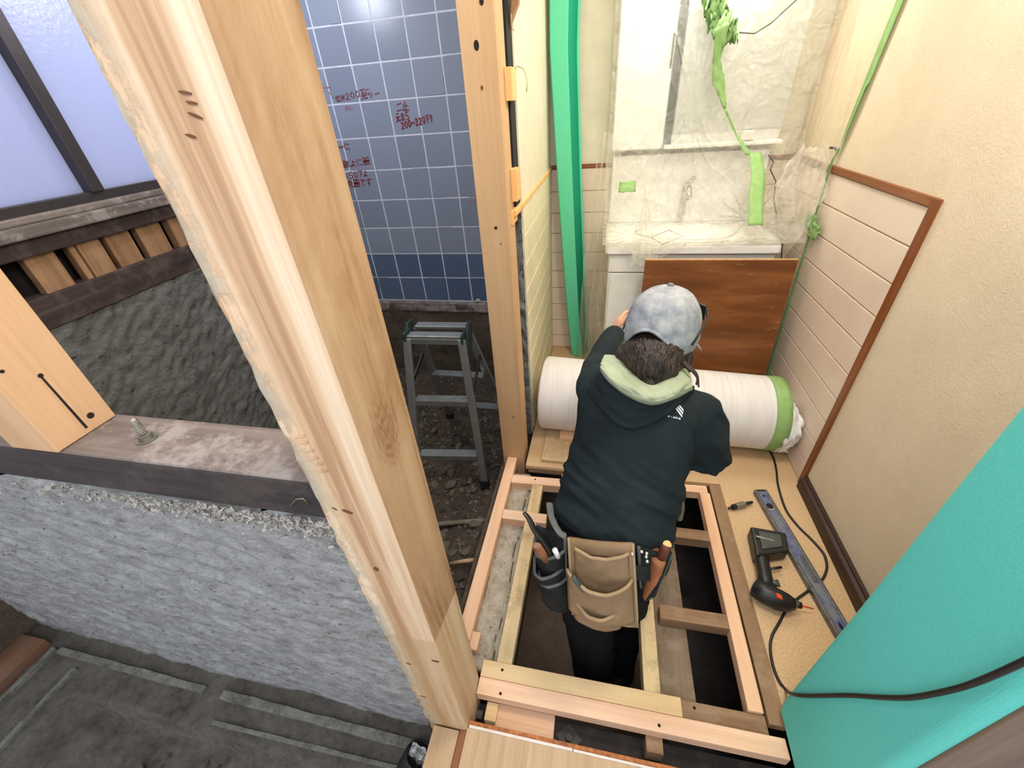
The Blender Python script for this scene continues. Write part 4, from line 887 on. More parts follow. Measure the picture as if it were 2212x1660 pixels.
o0 = onz(1684, 1288, .0705); lab(MB().prism([o0 + Vector((-.008, .008, -.004)), o0 + Vector((.007, .004, -.006)), o0 + Vector((.006, -.010, -.006)), o0 + Vector((-.009, -.006, -.004))], (0, 0, .006)).obj('orange_badge', M['orange'], idr), 'small orange badge')

# cable over floor and guard
def smooth_path(P, n=6):
    P = [Vector(q) for q in P]; out = []
    for i in range(len(P) - 1):
        p0, p1, p2, p3 = P[max(i - 1, 0)], P[i], P[i + 1], P[min(i + 2, len(P) - 1)]
        for k in range(n):
            t = k / n; out.append(.5 * ((2 * p1) + (p2 - p0) * t + (2 * p0 - 5 * p1 + 4 * p2 - p3) * t * t + (3 * p1 - p0 - 3 * p2 + p3) * t ** 3))
    return out + [P[-1]]
zc = .0042
cb = [(.79, 1.80, zc)] + [onz(x, y, zc) for x, y in ((1664, 976), (1676, 1010), (1681, 1050), (1697, 1100), (1722, 1135), (1752, 1165), (1778, 1195), (1786, 1220), (1783, 1240), (1772, 1257))] + [onz(x, y, zc) for x, y in ((1742, 1280), (1718, 1298), (1697, 1322), (1684, 1345), (1668, 1374), (1664, 1402), (1670, 1440), (1684, 1474))]
cb += [onz(1700, 1493, .012), onx(1716, 1501, .541), onx(1750, 1504, .5385), onx(1830, 1503, .5385), onx(1900, 1507, .5375), onx(1960, 1508, .5365), onx(2020, 1499, .535), onx(2100, 1478, .533), onx(2212, 1430, .528), onx(2330, 1370, .52)]
tag(MB().tube(smooth_path(cb), .0042, 8).obj('power_cable', M['cable'], smooth=True), 'long black power cable crossing the floor and the teal guard', 'cable')

# rolled black sleeve with foil at the near left corner
bs = thing('black_tube', 'black tube end stuffed with crumpled foil beside the rough post', 'tube', (-.43, .25, -.1))
ta, tb = dep(905, 1632, 1.17), dep(868, 1700, 1.22)
td = (tb - ta).normalized()
MB().rings([[ta + td * t + (Vector((1, 0, 0)).cross(td)).normalized() * r * math.cos(q) + td.cross((Vector((1, 0, 0)).cross(td)).normalized()) * r * math.sin(q) for q in [k * .349 for k in range(18)]] for t, r in ((.02, .034), (.0, .034), (-.004, .038), (0, .041), (.25, .043))]).obj('sleeve', M['rubber'], bs, True)
MB().ell(ta + td * .012, (Vector((.032, 0, 0)), (Vector((0, .7, .7)) * .032), td * .018), 26, 16).disp(lambda p: p + Vector((nz(p, 60), nz(p * 1.3, 60), nz(p * .7, 60))) * .012).obj('foil', M['foil'], bs)

# stepladder in the bath
sp = thing('step_ladder', 'small aluminium step ladder standing on the bath rubble', 'ladder', (-.70, 1.6, -.25))
FR, FL = Vector((-.52, 1.375, -.215)), onz(905, 1052, -.215)
TR, TLf = Vector((-.583, 1.515, .575)), Vector((-.842, 1.515, .570))
RL, RR = Vector((-.885, 1.90, -.20)), Vector((-.50, 1.89, -.20)); TRL, TRR = Vector((-.835, 1.615, .575)), Vector((-.588, 1.615, .580))
FL = Vector((FL.x, FL.y, -.215))
for nm, a, b in (('front_rail', TLf, FL), ('front_rail', TR, FR), ('rear_rail', TRL, RL), ('rear_rail', TRR, RR)):
    r_ = MB().beam(a, b, .022, .034, (1, .1, 0)).obj(nm, M['alu'], sp, bevel=.002)
    MB().beam(b + (a - b).normalized() * .05, b - (a - b).normalized() * .012, .030, .046, (1, .1, 0)).obj('rubber_foot', M['rubber'] if nm[0] == 'f' else M['darkgreen'], r_, bevel=.004)
def rung(a0, a1, b0, b1, t, dpt, nm, out):
    p, q = a0.lerp(a1, t), b0.lerp(b1, t); d = Vector((0, dpt * out, 0)); b = MB()
    b.hexa([p + Vector((.01, 0, 0)), p + Vector((.01, 0, 0)) + d, p + Vector((.01, 0, -.006)) + d, p + Vector((.01, 0, -.006))], [q - Vector((.01, 0, 0)), q - Vector((.01, 0, 0)) + d, q - Vector((.01, 0, .006)) + d, q - Vector((.01, 0, .006))])
    b.hexa([p + Vector((.01, 0, -.006)), p + Vector((.01, .003 * out, -.006)), p + Vector((.01, .003 * out, -.028)), p + Vector((.01, 0, -.028))], [q + Vector((-.01, 0, -.006)), q + Vector((-.01, .003 * out, -.006)), q + Vector((-.01, .003 * out, -.028)), q + Vector((-.01, 0, -.028))])
    s_ = b.obj(nm, M['alu'], sp)
    for k in range(3):
        o = d * (.25 + .25 * k); MB().beam(p + o + Vector((.012, 0, .001)), q + o + Vector((-.012, 0, .001)), .003, .002).obj('tread_rib', M['alu'], s_)
for t in (.385, .765): rung(TLf, FL, TR, FR, t, .05, 'step', 1)
for t in (.40, .76): rung(TRL, RL, TRR, RR, t, .05, 'step', -1)
for a, b, o in ((TLf, TR, 1), (TRL + Vector((0, .03, 0)), TRR + Vector((0, .03, 0)), -1)):
    MB().hexa([a + Vector((-.004, -.004 * o, .0)), a + Vector((-.004, .045 * o, .0)), a + Vector((-.004, .045 * o, .014)), a + Vector((-.004, -.004 * o, .014))], [b + Vector((.004, -.004 * o, 0)), b + Vector((.004, .045 * o, 0)), b + Vector((.004, .045 * o, .014)), b + Vector((.004, -.004 * o, .014))]).obj('top_step', M['alu'], sp, bevel=.002)
    MB().beam(a + Vector((0, -.003 * o, -.012)), b + Vector((0, -.003 * o, -.012)), .006, .026).obj('top_rail', M['alu'], sp, bevel=.001)
for a, b, sx in ((TR, TRR, 1), (TLf, TRL, -1)):
    h = MB().box(min(a.x, b.x) - .004 + (.008 if sx > 0 else -.012), max(a.x, b.x) + .012 if sx > 0 else max(a.x, b.x) - .006, 1.50, 1.58, .545, .60).obj('hinge_bracket', M['darkgreen'], sp, bevel=.006)
    MB().prism([(a.x + .008 * sx, 1.57, .62), (a.x + .008 * sx, 1.63, .615), (a.x + .008 * sx, 1.60, .52), (a.x + .008 * sx, 1.53, .44), (a.x + .008 * sx, 1.50, .50)], (.014 * sx, 0, 0)).obj('lock_lever', M['darkgreen'], sp, bevel=.003)
    p = a.lerp(FR if sx > 0 else FL, .33); q = b.lerp(RR if sx > 0 else RL, .22)
    MB().beam(p + Vector((.012 * sx, 0, 0)), q + Vector((.012 * sx, 0, 0)), .008, .020).obj('spreader_bar', M['black'], sp, bevel=.002)
sp0, sp1 = onz(972, 1219, -.17), onz(1036, 1209, -.13)
tag(MB().tube([sp0, sp0.lerp(sp1, .5) + Vector((0, 0, .003)), sp1], [.008, .009, .008], 8).obj('wooden_stick', M['stick'], smooth=True), 'pale broken stick lying on the rubble by the joist', 'stick')


# =================================================================== THE WORKER
def D(x, y, d): return dep(x, y, d)
ya = R(17)
Sx = Vector((math.cos(ya), -math.sin(ya), 0))                       # his right
Fw = Vector((math.sin(ya), math.cos(ya), 0))                        # the way his chest faces
PEL = D(1300, 1212, 1.2); NECK = D(1398, 838, 1.10)
UP = (NECK - PEL).normalized(); Sx = (Sx - UP * Sx.dot(UP)).normalized(); Fb = UP.cross(Sx).normalized()
if Fb.dot(Fw) < 0: Fb = -Fb
HEAD = D(1430, 716, 1.055)
hu = Vector((.06, .16, .98)).normalized(); hf = Vector((.44, .90, 0)); hf = (hf - hu * hf.dot(hu)).normalized(); hs = hf.cross(hu).normalized()
LSh, RSh = D(1292, 838, 1.135), D(1512, 900, 1.075)
LEl, LWr = D(1294, 795, 1.36), D(1326, 725, 1.50)
REl, RWr = D(1528, 985, 1.11), D(1455, 925, 1.33)
LH, RH = (LWr - LEl).normalized(), (RWr - REl).normalized()
LHip, RHip = PEL - Sx * .060 - UP * .03, PEL + Sx * .060 - UP * .03
LKn, RKn = D(1279, 1395, 1.38), D(1352, 1318, 1.50)
LAn = Vector((LKn.x + .02, LKn.y - .02, -.43)); RAn = Vector((RKn.x - .01, RKn.y - .10, -.43))
body = MB()
def ering(c, a, b, n=24, s=None, f=None): return [c + (s or Sx) * a * math.cos(2 * math.pi * k / n) + (f or Fb) * b * math.sin(2 * math.pi * k / n) for k in range(n)]
T = lambda t: PEL.lerp(NECK, t)
body.rings([ering(T(t), a, b) for t, a, b in ((-.12, .09, .08), (0, .125, .09), (.2, .125, .085), (.45, .12, .085), (.7, .13, .085), (.88, .12, .075), (.99, .055, .055))])
body.limb([LSh + Sx * .05, LEl, LWr], [.048, .038, .028]); body.limb([RSh - Sx * .05, REl, RWr], [.048, .038, .028])
body.limb([LHip, LKn, LAn], [.082, .054, .038]); body.limb([RHip, RKn, RAn], [.082, .054, .038])
body.limb([NECK - UP * .03, HEAD - hu * .04 - hf * .01], [.056, .055])
body.ell(HEAD + hf * .004, (hs * .070, hf * .088, hu * .104), 24, 16); body.limb([HEAD + hf * .055 - hu * .06, HEAD + hf * .06 - hu * .085], [.045, .036])
body.limb([HEAD + hf * .094 - hu * .005, HEAD + hf * .110 - hu * .035], [.010, .014], 10)
for s_ in (1, -1):
    body.ell(HEAD + hs * .077 * s_ - hu * .02 - hf * .005, (hs * .010, hf * .018, hu * .031), 12, 8)
def hand(wr, dr, palm, sd, curl):
    """palm, four unequal fingers and a thumb; palm: normal the fingers curl towards; sd: towards the thumb"""
    dr = dr.normalized(); palm = (palm - dr * palm.dot(dr)).normalized(); lt = dr.cross(palm).normalized()
    if lt.dot(sd) < 0: lt = -lt
    pc = wr + dr * .045
    body.ell(pc, (lt * .040, palm * .015, dr * .050), 16, 10)
    for i, (o, ln) in enumerate(((.029, .070), (.010, .078), (-.010, .072), (-.028, .056))):
        p = wr + dr * .082 + lt * o; P_ = [p - dr * .02]; a = R(12 + i * 3)
        d = dr
        for sg in (.42, .33, .25):
            d = (dr * math.cos(a) + palm * math.sin(a)); P_.append(P_[-1] + d * ln * sg * (1.3 if sg == .42 else 1)); a += R(curl)
        body.limb(P_, [.0085, .0085, .0078, .0068], 10)
    q = wr + dr * .03 + lt * .034; body.limb([q, q + lt * .026 + dr * .022 + palm * .010, q + lt * .030 + dr * .050 + palm * .022], [.011, .0098, .0080], 10)
hand(LWr, D(1338, 684, 1.55) - LWr, Vector((.7, -.2, -.4)), Vector((.3, -.6, .7)), 32)
hand(RWr, Vector((-.6, .7, .1)), Vector((-.5, -.5, -.4)), Vector((-.2, -.4, .8)), 34)
bf = fused(body, .0065, 3)
per = tag(bf.obj('person', M['skin'], smooth=True), 'worker in grey cap and dark jacket leaning over the floor hole', 'person')
for s_ in (1, -1):
    MB().ell(HEAD + hf * .088 + hs * .032 * s_ - hu * .004, (hs * .012, hf * .008, hu * .008), 12, 8).obj('eye', M['white'], per, True)
MB().ell(HEAD + hf * .098 - hu * .062, (hs * .022, hf * .006, hu * .007), 12, 6).obj('mouth', plain('lips', (170, 104, 92), .5), per, True)

# jacket: torso and sleeves, one cloth
jk = MB()
def hemtilt(t): return Sx * 0 + UP * 0
jr = []
HEMC = D(1320, 1132, 1.17)
JA = [(HEMC - UP * .012, .168, .122), (HEMC + UP * .03, .170, .124), (D(1328, 1085, 1.165), .166, .122), (D(1345, 1030, 1.155), .164, .120), (D(1364, 960, 1.14), .163, .122), (D(1374, 905, 1.125), .168, .124), (D(1385, 868, 1.115), .172, .112), (D(1394, 842, 1.105), .150, .095), (D(1400, 825, 1.10), .085, .075)]
jk.rings([ering(c, a, b, 40) for c, a, b in JA])
jk.limb([LSh + Sx * .035, LSh, LSh.lerp(LEl, .5), LEl, LEl.lerp(LWr, .5), LWr - LH * .01], [.070, .066, .060, .053, .048, .040], 18)
jk.limb([RSh - Sx * .05, RSh, RSh.lerp(REl, .5), REl, REl.lerp(RWr, .5), RWr - RH * .01], [.072, .068, .064, .062, .056, .044], 18)
jf = fused(jk, .007, 7, .55)
def folds(p, nrm):
    q = p - HEMC; a = q.dot(UP); s = q.dot(Sx); f = q.dot(Fb)
    al = s * .94 - a * .34; ac = a * .94 + s * .34 + f * .3
    def ridge(fa, fc, k): return 1 - min(1, abs(nz((al * fa, ac * fc, k))) * 2.6)
    low = max(0, min(1, (.27 - a) / .16)); d = low * .012 * (ridge(3.5, 15, 1) - .5) + low * .006 * (ridge(7, 34, 5) - .5)
    d += .005 * nz((s * 9 + a * 5, f * 7, a * 10 - s * 8)) + .003 * (ridge(6, 11, 9) - .5)
    arm = max(0, min(1, (s - .13) / .05)); d += arm * .007 * (ridge(9, 20, 3) - .5)
    return p + nrm * d
jf.v = [folds(p, n) for p, n in zip(jf.v, jf.n)]
jko = jf.obj('jacket', M['jacket'], per, True)
from mathutils.bvhtree import BVHTree
def bvh(mb): return BVHTree.FromPolygons([tuple(v) for v in mb.v], mb.f)
JB = bvh(jf)
def onto(px, py, tree=None, off=.0015):
    """the point of the jacket met by a line from the eye, lifted off the cloth"""
    h = (tree or JB).ray_cast(EYE, ray(px, py).normalized())
    return (h[0] + h[1] * off, h[1]) if h[0] is not None else (dep(px, py, 1.1), -ray(px, py).normalized())
def patch(pts, nm, mat, par, off=.0015, th=.0012, tree=None):
    P_ = [onto(x, y, tree, off)[0] for x, y in pts]; n = onto(*pts[0], tree)[1]; MB().prism(P_, n * th).obj(nm, mat, par)
def seam(pts, r, nm, mat, par, off=.0, tree=None, n=6):
    MB().tube(smooth_path([onto(x, y, tree, off)[0] for x, y in pts], 4), r, n).obj(nm, mat, par, True)
lg = lambda x, y: (1420 + x / 27.67, 860 + y / 27.67)
for a_, b_, c_, d_ in (((1030, 600), (1110, 590), (1480, 1090), (1440, 1170)), ((1140, 550), (1215, 525), (1510, 900), (1490, 1000)), ((1245, 490), (1320, 460), (1530, 720), (1535, 830))):
    patch([lg(*a_), lg(*b_), lg(*c_), lg(*d_)], 'logo_stripe', M['white'], jko)
LB_ = {'a': [[(.8, .9), (.2, .9), (.1, .1), (.75, .1)], [(.8, 1), (.85, 0)]], 'd': [[(.8, .6), (.2, .6), (.15, .05), (.8, .05)], [(.85, 1.35), (.85, 0)]], 'i': [[(.5, .8), (.5, 0)]], 's': [[(.9, .9), (.2, .9), (.2, .5), (.8, .45), (.8, .05), (.1, .05)]]}
w0, w1 = lg(420, 1075), lg(1390, 1300)
for i, ch in enumerate('adidas'):
    for s_ in LB_[ch]:
        pp = []
        for x, y in s_:
            t = (i + .08 + x * .84) / 6; bx, by = lerp(w0[0], w1[0], t), lerp(w0[1], w1[1], t); pp.append((bx + y * .7, by - y * 3.0))
        seam(pp, .00075, 'logo_letter', M['white'], jko, .001, n=4)
seam([(1512, 905), (1503, 930), (1502, 965), (1500, 1000)], .0016, 'sleeve_seam', M['jacket'], jko)
# hood: outer cloth lying on the back, pale lining round the neck
def blob_on_back(pts_c, n=1): pass
ho = MB()
LLOW = [(1301, 806, 1.035), (1322, 830, 1.0), (1357, 856, .985), (1408, 874, .978), (1456, 861, .980), (1478, 850, .990), (1495, 841, 1.005)]
LMID = [(1298, 788, 1.02), (1324, 812, .980), (1362, 834, .962), (1408, 850, .954), (1450, 840, .960), (1475, 826, .975), (1493, 824, .995)]
LUP = [(1306, 768, 1.07), (1335, 772, 1.065), (1368, 796, 1.05), (1405, 810, 1.05), (1440, 800, 1.05), (1470, 786, 1.05), (1488, 800, 1.05)]
HLOW = [(1274, 842), (1290, 872), (1328, 912), (1366, 928), (1432, 903), (1464, 876), (1496, 850)]
def along(L, u):
    s = u * (len(L) - 1); i = min(int(s), len(L) - 2); f = s - i; p0, p1, p2, p3 = [Vector((list(L[max(0, min(len(L) - 1, k))]) + [0])[:3]) for k in (i - 1, i, i + 1, i + 2)]
    return .5 * ((2 * p1) + (p2 - p0) * f + (2 * p0 - 5 * p1 + 4 * p2 - p3) * f * f + (3 * p1 - p0 - 3 * p2 + p3) * f ** 3)
def hoodpt(u, v):
    t = along(LLOW, u); b = along(HLOW, u); A_ = D(t.x, t.y - 8, t.z + .006); s, nn = onto(b.x, b.y); B_ = s + nn * .010
    m, mn = onto(lerp(t.x, b.x, .5), lerp(t.y, b.y, .5)); M_ = m + mn * (.034 * (1 - abs(u - .5) * 1.2))
    p = A_ * (1 - v) ** 2 + M_ * 2 * v * (1 - v) + B_ * v * v
    if v > .93: p -= nn * .012 * (v - .93) / .07
    return p + nn * .004 * nz((u * 7, v * 6, 2))
MB().grid(hoodpt, 48, 28).obj('hood', M['jacket'], per, True, solid=.004)
def seam3(P_, r, nm, mat, par): MB().tube(smooth_path(P_, 4), r, 6).obj(nm, mat, par, True)
seam3([hoodpt(u, .985) for u in (.04, .15, .3, .4, .5, .6, .7, .85, .96)] , .0022, 'hood_seam', M['trousers'], per)
def lin_pt(u, v):
    q = [D(*along(L, u)) for L in (LUP, LMID, LLOW)]
    p = q[0] * (1 - v) * (1 - 2 * v) + q[1] * 4 * v * (1 - v) + q[2] * v * (2 * v - 1); tw = (EYE - p).normalized()
    return p + tw * (.006 * nz((u * 6 + v * 2, v * 4, 3)) + .006 * (1 - min(1, abs(nz((u * 3.2 + v, v * 5 - u * 3, 6))) * 4)) + .003 * nz((u * 17, v * 11, 1)))
MB().grid(lin_pt, 60, 26).obj('hood_lining', M['hood'], per, True, solid=.005)

# trousers
tr = MB(); tr.rings([ering(c, a, b, 30) for c, a, b in ((HEMC + UP * .05, .150, .11), (HEMC - UP * .02, .154, .116), (PEL.lerp(HEMC, .4), .148, .120), (PEL - UP * .03, .138, .115), (PEL - UP * .11, .10, .09))])
tr.ell(PEL - Fb * .030 - UP * .02 - Sx * .055, (Sx * .082, Fb * .09, UP * .11)); tr.ell(PEL - Fb * .030 - UP * .02 + Sx * .055, (Sx * .082, Fb * .09, UP * .11))
tr.limb([LHip, LHip.lerp(LKn, .5), LKn, LKn.lerp(LAn, .4), LAn], [.088, .082, .074, .070, .064], 18); tr.limb([RHip, RHip.lerp(RKn, .5), RKn, RKn.lerp(RAn, .4), RAn], [.086, .080, .072, .066, .060], 18)
tf = fused(tr, .009, 4); tf.v = [p + n * (.006 * nz(p, 18) + .003 * nz(p, 45)) for p, n in zip(tf.v, tf.n)]; tf.obj('trousers', M['trousers'], per, True)
TB = bvh(tf)
for an, nm in ((LAn, 1), (RAn, 2)):
    f2 = Vector((.25, .95, 0)).normalized(); s2 = Vector((f2.y, -f2.x, 0))
    MB().rings([[an * 1 + Vector((0, 0, -.497 - an.z + z)) + f2 * (o + b * math.sin(2 * math.pi * k / 16)) + s2 * a * math.cos(2 * math.pi * k / 16) for k in range(16)] for z, o, a, b in ((0, .05, .045, .125), (.02, .05, .048, .128), (.05, .04, .046, .11), (.08, .01, .044, .07), (.14, 0, .048, .055))]).obj('boot', M['rubber'], per, True)

# hair
hb = MB()
hb.ell(HEAD - hf * .012 - hu * .012, (hs * .079, hf * .074, hu * .088), 40, 20)
hb.limb([HEAD - hf * .034 - hu * .05, D(1407, 782, 1.02), D(1406, 806, 1.01), D(1403, 818, 1.0), D(1402, 828, .995)], [.076, .074, .060, .040, .020], 26)
hb.limb([HEAD - hs * .06 - hu * .045 - hf * .01, D(1346, 768, 1.06)], [.036, .022], 14); hb.limb([HEAD + hs * .058 - hu * .05, D(1478, 775, 1.03), D(1482, 798, 1.03)], [.034, .026, .014], 14)
hfz = fused(hb, .006, 4); hfz.v = [p + n * (.0025 * nz((p.x * 95 + p.z * 10, p.y * 40, p.z * 9)) + .001 * nz((p.x * 210, p.y * 90, p.z * 16))) for p, n in zip(hfz.v, hfz.n)]
har = hfz.obj('hair', M['hair'], per, True)
random.seed(9); lk = MB()
HB = bvh(hfz)
for k in range(110):
    x0 = random.uniform(1342, 1474); y0 = 728 + 26 * abs((x0 - 1400) / 65) ** 1.6; x1 = lerp(x0, 1402, .72) + random.uniform(-9, 9); y1 = random.uniform(800, 824); P_ = []
    for q in range(9):
        t = q / 8; x = lerp(x0, x1, t ** .8) + 3 * math.sin(t * 3 + k); y = lerp(y0, y1, t); h = HB.ray_cast(EYE, ray(x, y).normalized())
        if h[0] is not None: P_.append(h[0] + h[1] * .0012)
    if len(P_) > 4: lk.tube(P_, [.0036 * (.6 + .4 * math.sin(math.pi * (q + 1) / (len(P_) + 1))) * (1 if q < len(P_) - 1 else .4) for q in range(len(P_))], 5)
for k in range(9):
    j = random.uniform(-5, 5); lk.tube(smooth_path([D(1470 + j, 775, 1.01), D(1486 + j, 792, .99), D(1500 + j, 805, .985), D(1507 + j * .5, 818, .985), D(1506 + j, 834 + j, .99)], 3), [.0032 * (1 - .75 * q / 12) for q in range(13)], 5)
stuff(lk.obj('loose_locks', M['hair'], har, True))

# cap
CC = HEAD + hu * .010 - hf * .004
def cap_r(az, el):
    """cap shell: az 0 is the front; el from the rim (0) to the crown (1)"""
    back = max(0, math.cos(az - math.pi)); rim = -.046 + .066 * max(0, math.cos((az - math.pi) * 1.7)) ** 1.2 * (1 if abs(az - math.pi) < .93 else 0)
    ph = lerp(math.asin(max(-.9, min(.9, rim / .118))), math.pi / 2, el); sm = .0016 * abs(math.sin(az * 3)) ** .3
    wv = .003 * nz((math.cos(az) * 3, math.sin(az) * 3, el * 4)) + .0022 * nz((math.cos(az) * 8, math.sin(az) * 8, el * 3))
    r = 1 + sm / .1 + wv / .1
    return CC + (hf * .100 * math.cos(az) + hs * .088 * math.sin(az)) * math.cos(ph) ** .86 * r + hu * .106 * math.sin(ph) * (1 + .02 * (1 - el))
cpo = MB().grid(lambda u, v: cap_r(2 * math.pi * u, v * .999), 96, 30).obj('cap', M['cap'], per, True, solid=.003)
MB().ell(CC + hu * .109, (hs * .0085, hf * .0085, hu * .006), 14, 8).obj('button', plain('cap_button', (104, 106, 116), .9), cpo, True)
for k in range(6): MB().tube([cap_r(k * math.pi / 3 + .001, v) + (cap_r(k * math.pi / 3, v) - CC).normalized() * .0012 for v in [q / 10 for q in range(1, 10)]], .0011, 5).obj('panel_seam', M['cap'], cpo, True)
MB().tube([cap_r(math.pi + a, .0) + (cap_r(math.pi + a, 0) - CC).normalized() * .001 for a in [q * .12 - .96 for q in range(17)]], .0042, 8).obj('opening_binding', M['cap'], cpo, True)
MB().tube([cap_r(math.pi + a, 0) * 1 - hu * (.006 + .010 * (1 - (a / .95) ** 2)) if False else CC - hu * .043 + hf * .095 * math.cos(math.pi + a) + hs * .086 * math.sin(math.pi + a) for a in [q * .12 - .96 for q in range(17)]], .006, 8, flat=.4).obj('strap', M['cap'], cpo, True)
sbk = CC - hu * .046 + hf * .100 * math.cos(math.pi - .75) + hs * .094 * math.sin(math.pi - .75); MB().ell(sbk, (hs * .008, hf * .008, hu * .009), 12, 8).obj('strap_buckle', M['black'], cpo, True)
def brim(u, v):
    a = lerp(-1.05, 1.05, u); r0 = CC + hf * .100 * math.cos(a) + hs * .090 * math.sin(a) - hu * .040; return r0 + hf * .068 * v * max(.15, math.cos(a * .9)) + hs * .012 * v * math.sin(a) - hu * (.018 * v + .012 * abs(math.sin(a)) * v)
MB().grid(brim, 24, 8).obj('brim', M['cap'], cpo, True, solid=.003)
# sunglasses pushed up on the cap
sg = MB(); gc = CC + hf * .104 + hu * .040
def gpt(x, z, o=0): a = x / .105; return CC + hf * (.112 + o) * math.cos(a * .9) + hs * .102 * math.sin(a * 1.0) + hu * (z + .030)
gl_ = MB().tube([gpt(-.075, .022), gpt(-.04, .026), gpt(0, .024), gpt(.04, .026), gpt(.085, .022)], .0030, 8).obj('sunglasses', M['black'], per, True)
for s_ in (1, -1):
    MB().grid(lambda u, v: gpt(s_ * lerp(.008, .088, u), lerp(.024, -.018 + .008 * abs(u - .5), v), .004 + .004 * v), 10, 6).obj('lens', M['lens'], gl_, True, solid=.002)
    MB().tube([gpt(s_ * .086, .020), CC + hs * .094 * s_ + hf * .040 + hu * .035, CC + hs * .0925 * s_ - hf * .012 + hu * .008, CC + hs * .088 * s_ - hf * .036 - hu * .014], .0024, 6, flat=1.5).obj('temple', M['black'], gl_, True)

# belt, pouches
belt = [HEMC - UP * .045 + Sx * .172 * math.cos(a) + Fb * .134 * math.sin(a) for a in [q * .1963 for q in range(32)]]
bl = MB().rings([[p + UP * .020, p + UP * .020 + (p - HEMC).normalized() * .004, p - UP * .020 + (p - HEMC).normalized() * .004, p - UP * .020] for p in belt], closed=True).obj('tool_belt', M['pouchblack'], per)
def pouch(nm, cor, mat, rim, par, pockets, inside, d_thick=.010):
    """cor: four corners (top left, top right, bottom right, bottom left); pockets: rim v, bottom v, bulge, u range"""
    A, B, C_, D_ = [Vector(q) for q in cor]; nrm = (B - A).cross(D_ - A).normalized()
    if nrm.dot(EYE - A) < 0: nrm = -nrm
    bil = lambda u, v, o=0.: A.lerp(B, u).lerp(D_.lerp(C_, u), v) + nrm * (o + .010 * math.sin(math.pi * u) * .6)
    po_ = MB().grid(lambda u, v: bil(u, v, .004 + .003 * nz((u * 4, v * 4, 1))), 14, 16).obj(nm, mat, par, True, solid=d_thick)
    MB().tube([bil(0, v / 8, .006) for v in range(9)] + [bil(u / 8, 1, .006) for u in range(1, 9)] + [bil(1, 1 - v / 8, .006) for v in range(1, 9)], .0045, 8).obj('edge_binding', rim, po_, True)
    for v0, v1, bu, u0, u1 in pockets:
        f = lambda u, w: bil(lerp(u0, u1, u), lerp(v0 + .04 * math.sin(math.pi * u), v1, w), .010 + bu * math.sin(math.pi * u) ** .7 * (1 - w * .55) + .004 * nz((u * 5, w * 5, 4)))
        pk = MB().grid(f, 22, 14).obj('pocket', mat, po_, True, solid=.004)
        MB().tube([f(u / 22, 0) for u in range(23)], .0046, 8).obj('pocket_rim', rim, pk, True)
        MB().grid(lambda u, w: bil(lerp(u0 + .03, u1 - .03, u), lerp(v0 + .05, v1, w), .0095), 6, 4).obj('pocket_lining', inside, pk, solid=.001)
    return po_, bil
bp_ = pouch('tool_pouch', [D(1229, 1160, 1.035), D(1366, 1172, 1.01), D(1376, 1350, 1.075), D(1238, 1322, 1.09)], M['tan'], M['tan_rim'], per, ((.10, .62, .016, .08, .92), (.40, .93, .055, -.06, .96), (.74, 1.02, .050, .02, .74)), M['tandark'])
lpo = pouch('tool_pouch', [D(1160, 1135, 1.11), D(1222, 1150, 1.06), D(1226, 1300, 1.15), D(1168, 1262, 1.19)], M['pouchblack'], M['pouchrim'], per, ((.22, .70, .035, -.05, 1.0), (.46, .92, .050, -.05, .95), (.60, 1.1, .040, .1, 1.05)), M['trousers'])
MB().tube(smooth_path([D(1187, 1088, 1.10), D(1192, 1120, 1.065), D(1208, 1150, 1.045), D(1222, 1160, 1.04)], 4), .010, 10, flat=.5).obj('support_strap', M['pouchrim'], per, True)
hol = pouch('tool_holster', [D(1378, 1178, 1.02), D(1448, 1196, 1.04), D(1412, 1282, 1.13), D(1384, 1288, 1.12)], M['pouchblack'], M['pouchrim'], per, (), M['trousers'])
for px, py in ((1366, 1197), (1386, 1192), (1396, 1203), (1398, 1213), (1397, 1196)): MB().ell(D(px, py, .995), (Vector((.0050, 0, 0)), Vector((0, .005, 0)), Vector((0, 0, .005))), 10, 6).obj('rivet', M['chrome'], hol[0], True)
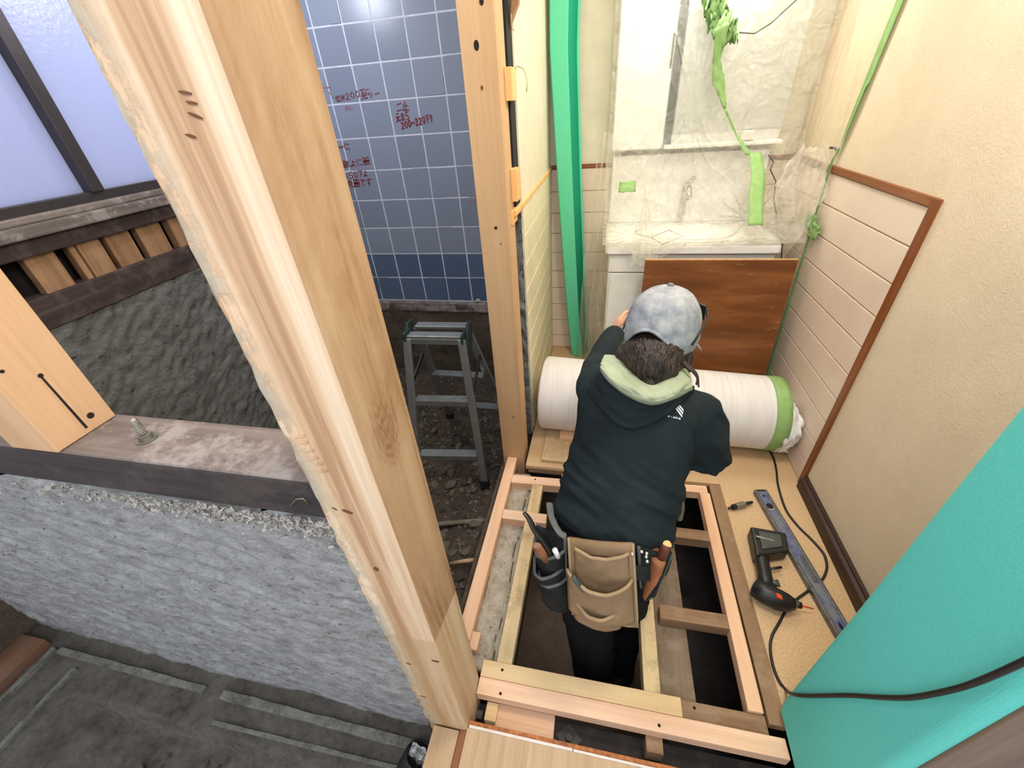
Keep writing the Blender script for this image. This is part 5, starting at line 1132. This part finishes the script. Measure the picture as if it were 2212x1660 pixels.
# tools in the pouches: things of their own
hm = thing('hammer', 'wooden handled hammer in the worker\'s leather right holster', 'hammer', D(1420, 1230, 1.04))
h0, h1 = D(1441, 1178, 1.0), D(1390, 1290, 1.10)
MB().tube([h0, h0.lerp(h1, .06), h0.lerp(h1, .28)], [.011, .0125, .012], 14).obj('handle', plain('dark_handle', (92, 44, 30), .5), hm, True); MB().ell(h0, (Vector((.011, 0, 0)), Vector((0, .009, .006)), (h0 - h1).normalized() * .005), 14, 6).obj('pale_butt', M['paleblock'], hm, True)
hd_ = tag(MB().tube(smooth_path([h0.lerp(h1, .22) - Vector((.008, 0, 0)), h0.lerp(h1, .5), h0.lerp(h1, .8), h1], 5), [.030, .0295, .028, .026, .025, .022, .021, .020, .018, .016, .015, .014, .012, .011, .010, .008], 16, flat=.55).obj('leather_sheath', M['leather'], smooth=True), 'tan leather sheath on the worker\'s right hip', 'sheath')
pb = thing('pry_bar', 'black pry bar standing out of the worker\'s black left pouch', 'pry bar', D(1180, 1170, 1.05))
MB().tube(smooth_path([D(1131, 1107, 1.06), D(1143, 1122, 1.055), D(1156, 1148, 1.05), D(1175, 1172, 1.05), D(1190, 1195, 1.06)], 4), [.005, .006, .007, .0075, .008, .008, .009, .009, .009, .009, .010, .010, .010, .010, .010, .010, .010], 10, flat=.6).obj('bar', M['black'], pb, True)
ch = thing('chisel', 'round wooden ended chisel in the worker\'s black left pouch', 'chisel', D(1165, 1185, 1.05))
c0, c1 = D(1160, 1182, 1.025), D(1185, 1215, 1.09); MB().tube([c0, c1], [.012, .011], 14).obj('handle', M['brownstrip'], ch, True); MB().ell(c0, (Vector((.0112, 0, 0)), Vector((0, .006, .009)), (c0 - c1).normalized() * .005), 14, 6).obj('butt', M['endgrain'], ch, True)
tag(MB().tube([D(1198, 1188, 1.035), D(1206, 1204, 1.05)], [.007, .0065], 10).obj('white_marker', M['white'], smooth=True), 'white marker tip in the worker\'s black left pouch', 'marker')
pn = thing('knife', 'dark knife handle standing in the tan centre pouch', 'knife', D(1250, 1250, 1.0))
MB().tube(smooth_path([D(1238, 1246, 1.0), D(1255, 1268, 1.01), D(1285, 1298, 1.04)], 4), [.007, .008, .009, .010, .010, .010, .010, .010, .010], 10, flat=.7).obj('handle', M['greyplastic'], pn, True)
# gloved fingertips of a rag hanging from the far belt side
tag(MB().limb([D(1468, 1075, 1.32), D(1470, 1098, 1.33), D(1468, 1120, 1.34)], [.014, .013, .010], 12).obj('grey_rag', plain('grey_rag', (120, 108, 98), .9), smooth=True), 'greyish rag end hanging by the worker\'s right hip', 'rag')
